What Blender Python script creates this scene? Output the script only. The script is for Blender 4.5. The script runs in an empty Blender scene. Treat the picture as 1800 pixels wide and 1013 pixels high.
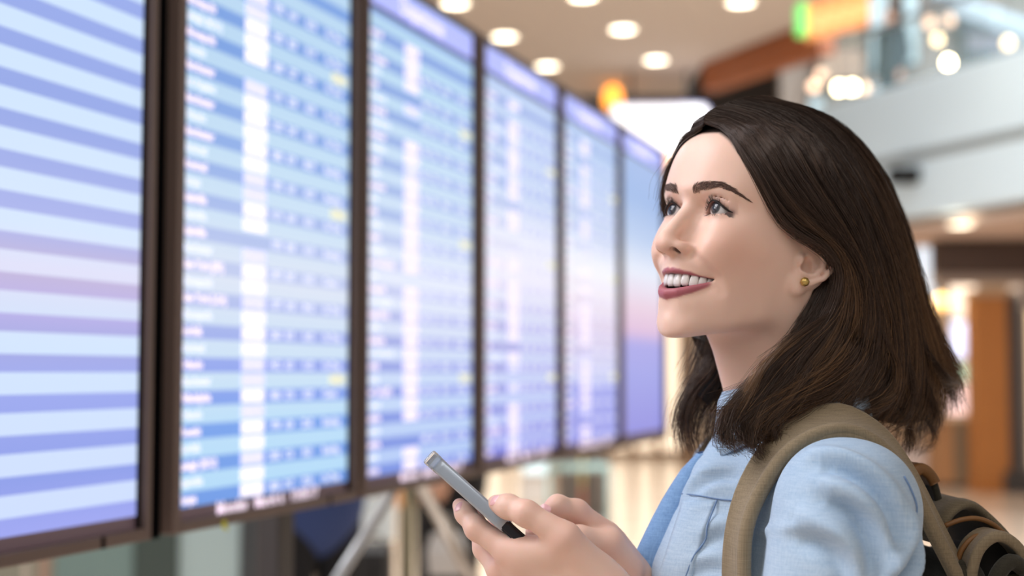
import bpy, math, random
import numpy as np
import openvdb
from mathutils import Vector, Matrix

# ---------------------------------------------------------------- camera
scene = bpy.context.scene
COL = scene.collection
random.seed(4); RNG = np.random.default_rng(4)
FPX = 2500.0                      # focal length for an 1800x1013 frame
CAMH = 1.43
PITCH = math.atan2(655 - 506.5, FPX)
cam_data = bpy.data.cameras.new('camera')
cam_data.sensor_width = 36.0
cam_data.lens = 36.0 * FPX / 1800.0
cam_data.clip_start = 0.05; cam_data.clip_end = 200
cam_data.dof.use_dof = True
cam_data.dof.focus_distance = 1.215
cam_data.dof.aperture_fstop = 3.0
cam_data.dof.aperture_blades = 0
camera = bpy.data.objects.new('camera', cam_data)
COL.objects.link(camera)
camera.location = (0, 0, CAMH)
camera.rotation_euler = (math.radians(90) + PITCH, 0, 0)
scene.camera = camera

# ---------------------------------------------------------------- world, lamps, exposure
world = bpy.data.worlds.new('hall_light'); scene.world = world
world.use_nodes = True
bg = world.node_tree.nodes['Background']
bg.inputs[0].default_value = (1.0, 0.97, 0.93, 1)
bg.inputs[1].default_value = 0.40
def area(name, loc, target, size, power, colour):
    l = bpy.data.lights.new(name, 'AREA'); l.shape = 'RECTANGLE'
    l.size, l.size_y = size; l.energy = power; l.color = colour
    o = bpy.data.objects.new(name, l); COL.objects.link(o); o.location = loc
    o.rotation_euler = (Vector(target) - Vector(loc)).to_track_quat('-Z', 'Y').to_euler()
    return o
area('ceiling_lamp_near', (0.2, -1.2, 3.9), (0.3, 1.2, 1.4), (2.2, 2.2), 36, (1, .97, .94))
area('added_key_left', (-1.7, 1.3, 2.9), (0.2, 1.27, 1.45), (1.9, 1.9), 84, (.95, .94, 1))  # added unseen key light over the displays, shapes the face from the left
area('hall_lamp_far', (1.5, 9.0, 4.3), (1.5, 11.0, 0), (6, 5), 520, (1, .95, .87))
area('hall_lamp_right', (6.5, 12.0, 7.6), (4.6, 14.5, 4), (4, 4), 950, (.90, .96, 1))
area('added_fill_back', (-2.4, 6.2, 4.2), (-1.2, 5.6, 0), (2.5, 2.5), 190, (.97, .98, 1))  # added unseen fill, brightens the dim space behind the displays
area('shop_lamp_right', (6.4, 17.6, 2.9), (6.4, 18.5, 0), (3.5, .8), 90, (1, .86, .68))
scene.view_settings.view_transform = 'Standard'
scene.view_settings.look = 'None'
scene.view_settings.exposure = 0.0
scene.view_settings.gamma = 1.0
scene.view_settings.use_curve_mapping = False
scene.cycles.use_denoising = True
scene.cycles.max_bounces = 8
scene.cycles.transparent_max_bounces = 16

# ---------------------------------------------------------------- helpers
def ray(u, v):
    a, b = (u - 900) / FPX, -(v - 506.5) / FPX
    c, s = math.cos(PITCH), math.sin(PITCH)
    return np.array([a, c - b * s, s + b * c])
def at(u, v, depth):
    """world point whose distance along the hall (world Y) is depth"""
    r = ray(u, v); r = r * (depth / r[1])
    return np.array([r[0], r[1], r[2] + CAMH])
def at_z(u, v, z):
    r = ray(u, v); r = r * ((z - CAMH) / r[2])
    return np.array([r[0], r[1], z])

def lin(c):
    return tuple((x / 12.92 if x <= .04045 else ((x + .055) / 1.055) ** 2.4) for x in c[:3]) + (1,)
def rgb(r, g, b):
    return lin((r / 255, g / 255, b / 255))
MATS = {}
def mat(name, colour, rough=.5, metal=0, emit=None, strength=0, spec=.5, trans=0, noise=None, bump=None, sss=0, sheen=0):
    if name in MATS: return MATS[name]
    m = bpy.data.materials.new(name); m.use_nodes = True
    nt = m.node_tree; p = nt.nodes['Principled BSDF']
    p.inputs['Base Color'].default_value = colour
    p.inputs['Roughness'].default_value = rough
    p.inputs['Metallic'].default_value = metal
    p.inputs['Specular IOR Level'].default_value = spec
    p.inputs['Transmission Weight'].default_value = trans
    if sheen: p.inputs['Sheen Weight'].default_value = sheen
    if sss:
        p.inputs['Subsurface Weight'].default_value = sss
    if emit:
        p.inputs['Emission Color'].default_value = emit
        p.inputs['Emission Strength'].default_value = strength
    tc = None
    if noise or bump:
        tc = nt.nodes.new('ShaderNodeTexCoord')
    if noise:
        sc, amt, dark = noise
        n = nt.nodes.new('ShaderNodeTexNoise'); n.inputs['Scale'].default_value = sc; n.inputs['Detail'].default_value = 5
        mx = nt.nodes.new('ShaderNodeMixRGB'); mx.inputs[1].default_value = colour; mx.inputs[2].default_value = dark
        ml = nt.nodes.new('ShaderNodeMath'); ml.operation = 'MULTIPLY'; ml.inputs[1].default_value = amt
        nt.links.new(tc.outputs['Object'], n.inputs['Vector'])
        nt.links.new(n.outputs['Fac'], ml.inputs[0]); nt.links.new(ml.outputs[0], mx.inputs[0])
        nt.links.new(mx.outputs[0], p.inputs['Base Color'])
    if bump:
        sc, st = bump
        n = nt.nodes.new('ShaderNodeTexNoise'); n.inputs['Scale'].default_value = sc; n.inputs['Detail'].default_value = 3
        b = nt.nodes.new('ShaderNodeBump'); b.inputs['Strength'].default_value = st; b.inputs['Distance'].default_value = .001
        nt.links.new(tc.outputs['Object'], n.inputs['Vector'])
        nt.links.new(n.outputs['Fac'], b.inputs['Height']); nt.links.new(b.outputs[0], p.inputs['Normal'])
    MATS[name] = m
    return m

class MB:
    """collects shapes and links them as one mesh object"""
    def __init__(s): s.v = []; s.f = []
    def add(s, verts, faces):
        o = len(s.v); s.v += [tuple(map(float, p)) for p in verts]
        s.f += [tuple(i + o for i in f) for f in faces]; return s
    def box(s, lo, hi, bev=0.0):
        x0, y0, z0 = lo; x1, y1, z1 = hi
        if bev <= 0:
            v = [(x, y, z) for z in (z0, z1) for y in (y0, y1) for x in (x0, x1)]
            return s.add(v, [(0, 2, 3, 1), (4, 5, 7, 6), (0, 1, 5, 4), (2, 6, 7, 3), (0, 4, 6, 2), (1, 3, 7, 5)])
        b = bev; v = []; idx = {}
        for sx in (0, 1):
            for sy in (0, 1):
                for sz in (0, 1):
                    c = [(x0, x1)[sx], (y0, y1)[sy], (z0, z1)[sz]]; d = [(1, -1)[sx] * b, (1, -1)[sy] * b, (1, -1)[sz] * b]
                    for ax in range(3):
                        p = [c[k] + (0 if k == ax else d[k]) for k in range(3)]
                        idx[(sx, sy, sz, ax)] = len(v); v.append(p)
        f = []
        for ax in range(3):
            o = [k for k in range(3) if k != ax]
            for sgn in (0, 1):
                q = []
                for a, c in ((0, 0), (1, 0), (1, 1), (0, 1)):
                    k = [0, 0, 0]; k[ax] = sgn; k[o[0]] = a; k[o[1]] = c; q.append(idx[(*k, ax)])
                f.append(tuple(q))
            for a in (0, 1):
                for c in (0, 1):
                    k0 = [0, 0, 0]; k0[o[0]] = a; k0[o[1]] = c; k1 = list(k0); k1[ax] = 1
                    f.append((idx[(*k0, o[0])], idx[(*k1, o[0])], idx[(*k1, o[1])], idx[(*k0, o[1])]))
        for sx in (0, 1):
            for sy in (0, 1):
                for sz in (0, 1):
                    f.append(tuple(idx[(sx, sy, sz, a)] for a in range(3)))
        return s.add(v, f)
    def tube(s, pts, rad, n=10, cap=True):
        pts = [np.array(p, float) for p in pts]; m = len(pts)
        rad = [rad] * m if np.isscalar(rad) else rad
        up = np.array([0, 0, 1.]); rings = []
        t0 = pts[1] - pts[0]
        a = np.cross(t0, up)
        if np.linalg.norm(a) < 1e-6: a = np.cross(t0, [1, 0, 0])
        a /= np.linalg.norm(a)
        for i in range(m):
            t = pts[min(i + 1, m - 1)] - pts[max(i - 1, 0)]; t /= np.linalg.norm(t) + 1e-12
            a = a - t * a.dot(t); a /= np.linalg.norm(a) + 1e-12; b = np.cross(t, a)
            r = rad[i]; r = (r, r) if np.isscalar(r) else r
            rings.append([pts[i] + a * math.cos(2 * math.pi * k / n) * r[0] + b * math.sin(2 * math.pi * k / n) * r[1] for k in range(n)])
        v = [p for r in rings for p in r]
        f = [(i * n + k, i * n + (k + 1) % n, (i + 1) * n + (k + 1) % n, (i + 1) * n + k) for i in range(m - 1) for k in range(n)]
        if cap: f += [tuple(reversed(range(n))), tuple((m - 1) * n + k for k in range(n))]
        return s.add(v, f)
    def lathe(s, prof, c=(0, 0, 0), n=20, caps=True):
        m = len(prof)
        v = [(c[0] + r * math.cos(2 * math.pi * k / n), c[1] + r * math.sin(2 * math.pi * k / n), c[2] + z) for r, z in prof for k in range(n)]
        f = [(i * n + k, i * n + (k + 1) % n, (i + 1) * n + (k + 1) % n, (i + 1) * n + k) for i in range(m - 1) for k in range(n)]
        if caps: f += [tuple(reversed(range(n))), tuple((m - 1) * n + k for k in range(n))]
        return s.add(v, f)
    def mesh(s, name, m, smooth=False):
        me = bpy.data.meshes.new(name); me.from_pydata(s.v, [], s.f)
        me.validate(); me.update()
        if m is not None: me.materials.append(m)
        if smooth: me.polygons.foreach_set('use_smooth', [True] * len(me.polygons))
        return me
    def build(s, name, m, parent=None, smooth=False):
        o = bpy.data.objects.new(name, s.mesh(name, m, smooth)); COL.objects.link(o)
        o.parent = parent
        return o
def np_mesh(name, V, Fq, m, parent=None, smooth=True, tris=False):
    """fast mesh from numpy arrays (all quads or all triangles)"""
    k = 3 if tris else 4
    V = np.ascontiguousarray(V, np.float32); Fq = np.ascontiguousarray(Fq, np.int32)
    me = bpy.data.meshes.new(name)
    me.vertices.add(len(V)); me.vertices.foreach_set('co', V.ravel())
    me.loops.add(Fq.size); me.loops.foreach_set('vertex_index', Fq.ravel())
    me.polygons.add(len(Fq)); me.polygons.foreach_set('loop_start', np.arange(0, Fq.size, k, dtype=np.int32))
    me.update(calc_edges=True)
    me.polygons.foreach_set('use_smooth', np.full(len(Fq), smooth))
    me.materials.append(m)
    o = bpy.data.objects.new(name, me); COL.objects.link(o); o.parent = parent
    return o
def colour_attr(o, cols, name='tint'):
    c = np.ones((len(cols), 4), np.float32); c[:, :cols.shape[1]] = cols
    a = o.data.color_attributes.new(name, 'FLOAT_COLOR', 'POINT'); a.data.foreach_set('color', c.ravel())
def empty(name, loc=(0, 0, 0), rz=0):
    o = bpy.data.objects.new(name, None); COL.objects.link(o); o.location = loc; o.rotation_euler = (0, 0, rz)
    o.empty_display_size = .1
    return o
def tag(o, label=None, cat=None, group=None, kind=None):
    if label: o['label'] = label
    if cat: o['category'] = cat
    if group: o['group'] = group
    if kind: o['kind'] = kind
    return o
def copy_tree(o, parent=None):
    c = o.copy(); COL.objects.link(c); c.parent = parent
    for ch in list(o.children): copy_tree(ch, c)
    return c
TEXTS = []
def text(name, body, size, m, parent, loc, rot=(math.pi / 2, 0, 0), align='LEFT', line=1.0, bold=0.0):
    c = bpy.data.curves.new(name, 'FONT'); c.body = body; c.size = size; c.align_x = align
    c.space_line = line; c.resolution_u = 2; c.offset = bold
    c.materials.append(m)
    o = bpy.data.objects.new(name, c); COL.objects.link(o); o.parent = parent
    o.location = loc; o.rotation_euler = rot
    TEXTS.append(o)
    return o

def letters_to_mesh():
    """turn the collected lettering into plain mesh objects"""
    bpy.context.view_layer.update()
    dg = bpy.context.evaluated_depsgraph_get()
    for o in TEXTS:
        me = bpy.data.meshes.new_from_object(o.evaluated_get(dg))
        n = bpy.data.objects.new('lettering', me); COL.objects.link(n); n.parent = o.parent
        n.location = o.location; n.rotation_euler = o.rotation_euler; n['kind'] = 'stuff'
    for o in TEXTS:
        c = o.data; bpy.data.objects.remove(o); bpy.data.curves.remove(c)
    TEXTS.clear()
# ================================================================ the hall
CEIL = CAMH + 3.0
# ---- floor: polished stone
def stone_floor():
    m = bpy.data.materials.new('polished_stone'); m.use_nodes = True; nt = m.node_tree; p = nt.nodes['Principled BSDF']
    tc = nt.nodes.new('ShaderNodeTexCoord'); n = nt.nodes.new('ShaderNodeTexNoise'); n.inputs['Scale'].default_value = 1.3; n.inputs['Detail'].default_value = 6
    r = nt.nodes.new('ShaderNodeValToRGB'); r.color_ramp.elements[0].color = rgb(226, 200, 176); r.color_ramp.elements[1].color = rgb(242, 224, 206)
    r.color_ramp.elements[0].position = .3; r.color_ramp.elements[1].position = .7
    nt.links.new(tc.outputs['Object'], n.inputs['Vector']); nt.links.new(n.outputs['Fac'], r.inputs[0]); nt.links.new(r.outputs[0], p.inputs['Base Color'])
    p.inputs['Roughness'].default_value = .16
    return m
fl = MB().box((-14, -6, -.3), (18, 32, 0)).build('floor', stone_floor()); tag(fl, kind='structure')

# ---- ceiling over the near hall, with its wooden edge beam along the atrium
e0, e1 = at_z(1235, 112, CEIL), at_z(1530, -4, CEIL)
ed = (e1 - e0) / np.linalg.norm(e1 - e0)
far_y = at_z(1100, 168, CEIL)[1]
pl = [(-9, -4), tuple((e0 + ed * 16)[:2]), tuple(e0[:2]), (e0[0], far_y), (-9, far_y)]
pl[1] = (pl[1][0], pl[1][1])
cb = MB(); nP = len(pl)
cb.add([(x, y, CEIL) for x, y in pl] + [(x, y, CEIL + .4) for x, y in pl],
       [tuple(range(nP))[::-1], tuple(range(nP, 2 * nP))] + [(i, (i + 1) % nP, nP + (i + 1) % nP, nP + i) for i in range(nP)])
ce = cb.build('ceiling', mat('warm_plaster', rgb(184, 174, 166), .9, noise=(.8, .25, rgb(164, 152, 144)))); tag(ce, kind='structure')
nrm = np.array([ed[1], -ed[0], 0.])
if nrm[0] < 0: nrm = -nrm
A, B = e0 - ed * .0, at_z(1440, 37, CEIL)
bm_ = MB(); q = [A, B, B + nrm * .16, A + nrm * .16]
bm_.add([(p[0], p[1], CEIL - .27) for p in q] + [(p[0], p[1], CEIL + .4) for p in q], [(3, 2, 1, 0), (4, 5, 6, 7), (0, 1, 5, 4), (1, 2, 6, 5), (2, 3, 7, 6), (3, 0, 4, 7)])
o = bm_.build('trim_1', mat('brown_wood', rgb(150, 84, 44), .5, noise=(4, .5, rgb(110, 58, 30)))); tag(o, kind='structure')

# ---- recessed downlights in the ceiling
lamp_white = mat('lamp_lens', rgb(255, 248, 232), .5, emit=rgb(255, 240, 214), strength=7)
ring_white = mat('lamp_ring', rgb(230, 225, 215), .4)
def downlight(loc, r, label, group='recessed downlights in the warm ceiling', lens=lamp_white):
    root = empty('downlight', loc); tag(root, label, 'light', group)
    MB().lathe([(r * 1.0, -.012), (r * 1.22, -.012), (r * 1.25, 0.0), (r * 1.0, 0.004)], caps=False).build('trim_ring', ring_white, root, True)
    MB().lathe([(r * .99, -.006), (r * .99, .004)]).build('lens', lens, root)
    return root
rows = [((800, 4), 'first downlight above the third flight display, cut by the frame top'), ((887, 63), 'downlight above the top edge of the fourth flight display'),
        ((962, 115), 'downlight just above the corner of the fifth flight display'), ((1025, -8), 'downlight barely peeking in at the top edge of the ceiling'),
        ((1095, 50), 'upper of two large round downlights in the middle of the ceiling'), ((1153, 104), 'lower of two large round downlights, left of the wooden beam end'),
        ((1302, 2), 'downlight cut by the frame top, just before the wooden beam')]
for (u, v), lab in rows:
    p = at_z(u, v, CEIL); downlight((p[0], p[1], CEIL - .003), .105, lab)

# ---- far wall with storefronts
WY = 25.0
fw = MB().box((-14, WY, 0), (18, WY + .3, 9.5)).build('wall_back', mat('far_wall', rgb(196, 172, 148), .8, noise=(.5, .5, rgb(150, 126, 104)))); tag(fw, kind='structure')
wl = MB().box((-9.3, 3, 0), (-9, WY, 9.5)).build('wall_left', mat('side_wall', rgb(204, 190, 174), .8)); tag(wl, kind='structure')
db = MB().box((-3, WY - .5, 5.45), (5.4, WY, 7.0), .03).build('trim_2', mat('dark_band', rgb(70, 62, 58), .7, noise=(1.2, .6, rgb(44, 40, 40)))); tag(db, kind='structure')
cream_light = mat('lit_window', rgb(255, 240, 214), .6, emit=rgb(255, 234, 206), strength=1.25)
white_light = mat('lit_white', rgb(255, 255, 255), .6, emit=rgb(250, 246, 244), strength=1.2)
dark_metal = mat('dark_metal', rgb(62, 58, 58), .45)
grey_stone = mat('grey_column', rgb(112, 108, 106), .6)
def storefront(name, u0, u1, y, ztop, label, pane, frame, n=3, cat='storefront', group=None):
    a, b = at(u0, 655, y), at(u1, 655, y); w = b[0] - a[0]
    root = empty(name, (a[0], y, 0)); tag(root, label, cat, group)
    MB().box((0, .05, .0), (w, .35, .12), .01).build('plinth', frame, root)
    MB().box((-.05, -.06, ztop), (w + .05, .4, ztop + .5), .02).build('fascia', frame, root)
    k = w / n
    for i in range(n):
        MB().box((i * k + .06, .1, .12), ((i + 1) * k - .06, .16, ztop)).build('pane', pane, root)
    for i in range(n + 1):
        MB().box((i * k - .05, .0, .12), (i * k + .05, .24, ztop), .01).build('mullion', frame, root)
    return root
tanf = mat('tan_frame', rgb(186, 156, 128), .6)
storefront('storefront', 560, 960, WY - .9, 3.0, 'long cream-lit storefront beyond the flight displays, left of the grey columns', cream_light, tanf, 6, group='lit shopfronts at the far end of the hall')
storefront('storefront', 1068, 1200, WY - .9, 3.3, 'cream-lit storefront right of the grey columns, behind the woman\'s far-side hair', cream_light, tanf, 3, group='lit shopfronts at the far end of the hall')
storefront('storefront', 1215, 1590, WY - .9, 3.3, 'tan shopfront hidden mostly behind the woman\'s head', mat('dim_window', rgb(220, 196, 168), .5, emit=rgb(220, 190, 156), strength=.5), tanf, 5, group='lit shopfronts at the far end of the hall')
for u, lab in ((1000, 'left one of the two grey columns seen above the woman\'s hands'), (1046, 'right one of the two grey columns seen above the woman\'s hands')):
    a = at(u, 655, 13.0)
    c = empty('column', (a[0], 13.0, 0)); tag(c, lab, 'column', 'grey columns beyond the hands')
    MB().lathe([(.10, .12), (.10, 2.7), (.12, 2.72), (.12, 2.8)], n=24).build('shaft', grey_stone, c, True)
    MB().lathe([(.13, 0), (.13, .08), (.11, .12)], n=24).build('base', grey_stone, c)
# merchandise stand between the columns
a = at(1022, 655, 13.6); r_ = empty('merchandise_stand', (a[0], 13.6, 0)); tag(r_, 'slim stand with yellow and red panels between the two grey columns', 'stand')
MB().box((-.08, -.08, .0), (.08, .08, .10), .01).build('foot', dark_metal, r_)
MB().box((-.075, -.06, .10), (.075, .06, .34), .01).build('lower_panel', mat('salmon_panel', rgb(214, 140, 116), .5), r_)
MB().box((-.075, -.06, .35), (.075, .06, .95), .01).build('upper_panel', mat('yellow_panel', rgb(222, 200, 140), .5), r_)
# bright white-blue kiosk blob beyond the hands
a = at(940, 655, 15.5); r_ = empty('information_kiosk', (a[0], 15.5, 0)); tag(r_, 'white and pale blue kiosk screen glowing beyond the fourth and fifth displays', 'kiosk')
MB().box((-.17, 0, 0), (.17, .3, .32), .02).build('base', mat('white_paint', rgb(226, 220, 214), .4), r_)
MB().box((-.15, -.04, .30), (.15, .06, .82), .02).build('housing', MATS['white_paint'], r_)
MB().box((-.13, -.05, .34), (.13, -.041, .78)).build('screen', mat('pale_screen', rgb(210, 230, 236), .3, emit=rgb(214, 234, 240), strength=.9), r_)
# pale teal rail
a, b = at(962, 822, 12.2), at(1072, 822, 12.2); r_ = empty('barrier', (a[0], 12.2, 0)); tag(r_, 'pale teal barrier rail on thin posts in front of the grey columns', 'barrier')
teal_p = mat('teal_paint', rgb(160, 190, 190), .4)
MB().tube([(0, 0, a[2]), (b[0] - a[0], 0, a[2])], .035, 12).build('rail', teal_p, r_, True)
for t in (0.02, .98):
    MB().tube([((b[0] - a[0]) * t, 0, 0), ((b[0] - a[0]) * t, 0, a[2])], .02, 10).build('post', teal_p, r_, True)

# ---- big video screen hanging over the hall
p0, p1 = at(1076, 186, 14.0), at(1243, 180, 14.0)
w = p1[0] - p0[0]; r_ = empty('video_screen', ((p0[0] + p1[0]) / 2, 14.0, p0[2])); tag(r_, 'large bright white video screen hanging behind the last flight display', 'screen')
def rounded(w, h, rad, y0, y1, z1, n=6):
    P = []
    for cx, cz, a0 in ((w / 2 - rad, -rad, 0), (-w / 2 + rad, -rad, 90), (-w / 2 + rad, -h + rad, 180), (w / 2 - rad, -h + rad, 270)):
        for k in range(n + 1):
            an = math.radians(a0 + 90 * k / n); P.append((cx + rad * math.cos(an), cz + rad * math.sin(an) + z1))
    m = len(P)
    return MB().add([(x, y0, z) for x, z in P] + [(x, y1, z) for x, z in P], [tuple(range(m)), tuple(range(m, 2 * m))[::-1]] + [(i, m + i, m + (i + 1) % m, (i + 1) % m) for i in range(m)])
rounded(w + .05, .98, .09, .0, .14, .03).build('housing', mat('screen_housing', rgb(160, 164, 210), .4), r_)
rounded(w, .92, .07, -.012, -.002, .0).build('screen', mat('video_white', rgb(255, 255, 255), .3, emit=rgb(246, 246, 255), strength=1.25), r_)
MB().box((-.02, -.016, -.70), (.12, -.013, -.46)).build('orange_mark', mat('mark_orange', rgb(255, 200, 150), .4, emit=rgb(255, 190, 130), strength=1.0), r_)
for t in (-.3, .3): MB().tube([(w * t, .07, 0), (w * t, .07, CEIL + .1 - p0[2] + .3)], .02, 8).build('hanger', dark_metal, r_)

# ---- orange lamps hung near the end of the ceiling
orange_l = mat('orange_glow', rgb(255, 170, 70), .5, emit=rgb(255, 160, 60), strength=2.6)
orange_d = mat('orange_dim', rgb(236, 160, 84), .5, emit=rgb(236, 150, 66), strength=.75)
for (u, v), m, rr, lab in (((1077, 172), orange_l, .10, 'bright orange pendant lamp above the white video screen'), ((1018, 112), orange_d, .11, 'dim orange pendant lamp higher up, right of the lowest small downlight')):
    p = at(u, v, 14.6); r_ = empty('pendant_lamp', tuple(p)); tag(r_, lab, 'lamp', 'orange pendant lamps')
    MB().lathe([(.03, .13), (rr * .8, .09), (rr, .02), (rr, -.06), (rr * .7, -.11), (.03, -.13)], n=20).build('shade', m, r_, True)
    MB().tube([(0, 0, .12), (0, 0, max(.2, CEIL - p[2]))], .008, 6).build('cord', dark_metal, r_)
p = at(1062, 141, 15.0); r_ = empty('hanging_sign', tuple(p)); tag(r_, 'long dim orange sign band just under the far ceiling edge', 'sign')
MB().box((-.42, 0, -.09), (.36, .06, .08), .01).build('panel', mat('orange_band', rgb(214, 150, 84), .5, emit=rgb(214, 140, 66), strength=.55), r_)
for t in (-.3, .3): MB().tube([(t, .03, .08), (t, .03, CEIL - p[2])], .008, 6).build('hanger', dark_metal, r_)

# ---- mezzanine along the right: white fascia, parapet, soffit
d2 = np.array([-.3875, .9219, 0]); n2 = np.array([.9219, .3875, 0])     # n2 points away from the camera, into the slab
Q = np.array([.36 * 14.0, 14.0, 0])
def along(s, dpt, z): p = Q + d2 * s + n2 * dpt; return (p[0], p[1], z)
def slab(name, s0, s1, t0, t1, z0, z1, m, parent=None):
    v = [along(s, t, z) for z in (z0, z1) for s, t in ((s0, t0), (s1, t0), (s1, t1), (s0, t1))]
    return MB().add(v, [(3, 2, 1, 0), (4, 5, 6, 7), (0, 1, 5, 4), (1, 2, 6, 5), (2, 3, 7, 6), (3, 0, 4, 7)]).build(name, m, parent)
white_pl = mat('white_plaster', rgb(216, 236, 250), .7, noise=(.6, .2, rgb(200, 224, 242)))
soff = mat('soffit', rgb(212, 190, 178), .8)
tag(slab('ceiling_mezzanine', -7, 3.6, .35, 4.2, 3.02, 3.12, soff), kind='structure')
tag(slab('trim_3', -7, 3.6, 0, .25, 3.15, 3.74, white_pl), kind='structure')
tag(slab('trim_4', -7, 3.6, .06, .3, 3.74, 3.86, mat('reveal_shade', rgb(168, 176, 180), .7)), kind='structure')  # recessed band, its shadow put into the grey colour
tag(slab('trim_5', -7, 3.6, -.02, .25, 3.86, 4.63, white_pl), kind='structure')
tag(slab('floor_mezzanine', -7, 3.6, .25, 6, 3.5, 4.32, mat('mezz_slab', rgb(188, 180, 172), .7)), kind='structure')
p = at(1688, 411, 15.2)
downlight((p[0], p[1], 3.018), .13, 'single downlight in the pinkish soffit at right', group='downlight under the balcony')
# small black camera on the fascia
p = at(1594, 306, 15.35); r_ = empty('security_camera', tuple(p)); tag(r_, 'small black camera fixed to the white balcony front, right of the hair', 'camera')
MB().box((-.17, -.03, -.09), (.15, .2, .08), .03).build('body', mat('black_plastic', rgb(16, 15, 15), .6, spec=.2), r_)
MB().tube([(-.06, -.02, -.0), (-.06, -.09, -.02)], .045, 14).build('lens_tube', MATS['black_plastic'], r_)
# glass balustrade above the parapet
glass_t = mat('teal_glass', rgb(180, 220, 230), .05, spec=.4); glass_t.node_tree.nodes['Principled BSDF'].inputs['Alpha'].default_value = .16
r_ = empty('glass_balustrade', along(-2, .1, 4.63)); tag(r_, 'pale teal glass balustrade panels along the top of the white balcony', 'balustrade')
rinv = Vector(r_.location)
def part_slab(name, *a): 
    o = slab(name, *a); o.data.transform(Matrix.Translation(-rinv)); o.parent = r_; return o
for i in range(5):
    part_slab('pane', -4.2 + i * 1.55, -2.72 + i * 1.55, .10, .115, 4.64, 5.35, glass_t)
part_slab('handrail', -4.4, 3.6, .07, .14, 5.36, 5.41, mat('steel', rgb(170, 178, 184), .3, .8))
# back wall and things of the upper level
tag(MB().box((3.75, 19.6, 3.9), (12, 19.8, 8.3)).build('wall_upper', mat('upper_wall', rgb(176, 170, 166), .8, noise=(.5, .6, rgb(150, 128, 108)))), kind='structure')
pale = mat('pale_blue_panel', rgb(190, 216, 226), .5, emit=rgb(190, 220, 232), strength=.45)
def panel(name, u0, v0, u1, v1, y, m, label, cat='panel', thick=.08, group=None):
    a, b = at(u0, v1, y), at(u1, v0, y)
    r = empty(name, ((a[0] + b[0]) / 2, y, a[2])); tag(r, label, cat, group)
    w, h = b[0] - a[0], b[2] - a[2]
    MB().box((-w / 2, 0, 0), (w / 2, thick, h), .012).build('board', m, r)
    MB().box((-w / 2 - .03, .02, -.03), (w / 2 + .03, thick + .05, h + .03), .01).build('surround', dark_metal, r)
    return r
panel('window_panel', 1532, -20, 1558, 176, 19.4, pale, 'narrow pale blue lit panel left of the dark figure upstairs')
panel('window_panel', 1592, -20, 1612, 110, 19.4, pale, 'narrow pale blue lit panel right of the dark figure upstairs')
panel('wall_board', 1440, 85, 1518, 140, 19.3, mat('peach_board', rgb(224, 196, 176), .7), 'peach board on the upstairs wall above the row of bulbs')
panel('wall_board', 1690, 22, 1760, 55, 19.2, mat('navy_board', rgb(62, 62, 78), .6), 'dark navy board upstairs near the right frame edge')
panel('wall_board', 1700, 60, 1790, 92, 19.2, mat('slate_board', rgb(132, 126, 138), .6), 'slate grey board upstairs just above the white balcony')
a, b = at(1660, 0, 17.0), at(1815, 56, 17.0)
r_ = empty('roof_beam', tuple(a)); tag(r_, 'pale blue roof beam slanting down at the top right corner', 'beam')
vv = b - a
MB().tube([(0, 0, 0), tuple(vv)], .12, 4).build('girder', mat('beam_blue', rgb(190, 206, 220), .5), r_)
MB().box((-.2, -.2, .0), (.2, .2, 1.6), .02).build('hanger', mat('beam_blue2', rgb(170, 190, 206), .5), r_)
# orange lit sign with its green end
a, b = at(1424, 66, 10.6), at(1528, -6, 10.6)
r_ = empty('lit_sign', (a[0], 10.6, a[2])); tag(r_, 'bright orange lit sign with a green end panel at the ceiling edge', 'sign')
w_, h_ = b[0] - a[0], b[2] - a[2]
MB().add([(0, 0, 0), (w_, 0, h_ * .38), (w_, 0, h_ * 1.2), (0, 0, h_ * .85), (0, .15, 0), (w_, .15, h_ * .38), (w_, .15, h_ * 1.2), (0, .15, h_ * .85)],
         [(0, 1, 2, 3), (7, 6, 5, 4), (0, 4, 5, 1), (1, 5, 6, 2), (2, 6, 7, 3), (3, 7, 4, 0)]).build('orange_face', mat('sign_orange', rgb(150, 90, 50), .5, emit=rgb(255, 168, 96), strength=.95), r_)
for k in range(4):
    x = .04 + k * w_ * .24
    MB().box((x, -.012, h_ * (.22 + .09 * k)), (x + w_ * .15, -.004, h_ * (.60 + .09 * k)), .003).build('letter_block', mat('sign_cream', rgb(150, 110, 60), .5, emit=rgb(255, 216, 140), strength=1.0), r_)
MB().box((-.085, -.01, h_ * .1), (-.012, .14, h_ * .85), .01).build('green_end', mat('sign_green', rgb(110, 210, 110), .5, emit=rgb(90, 205, 100), strength=.9), r_)
MB().tube([(w_ * .2, .1, h_ * .9), (w_ * .2, .1, CEIL - a[2])], .02, 8).build('hanger', dark_metal, r_)
# bare bulbs upstairs
bulb_hot = mat('bulb_hot', rgb(255, 244, 214), .5, emit=rgb(255, 232, 180), strength=30)
bulb_warm = mat('bulb_warm', rgb(255, 226, 176), .5, emit=rgb(255, 220, 160), strength=7)
bulb_dim = mat('bulb_dim', rgb(255, 226, 200), .5, emit=rgb(255, 206, 170), strength=2.6)
def bulb(u, v, y, r, m, label):
    p = at(u, v, y); b_ = empty('light_bulb', tuple(p)); tag(b_, label, 'light', 'bulbs glowing by the balcony')
    MB().lathe([(r * .15, -r), (r * .7, -r * .75), (r, -r * .1), (r * .85, r * .5), (r * .45, r * .95), (r * .4, r * 1.1)], n=14).build('bulb', m, b_, True)
    MB().lathe([(r * .42, r * 1.05), (r * .42, r * 1.7), (r * .2, r * 1.9)], n=12).build('socket', dark_metal, b_)
    MB().tube([(0, 0, r * 1.8), (0, 0, (8.3 if p[2] > 3.2 else 3.02) - p[2])], .008, 6).build('cord', dark_metal, b_)
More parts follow.
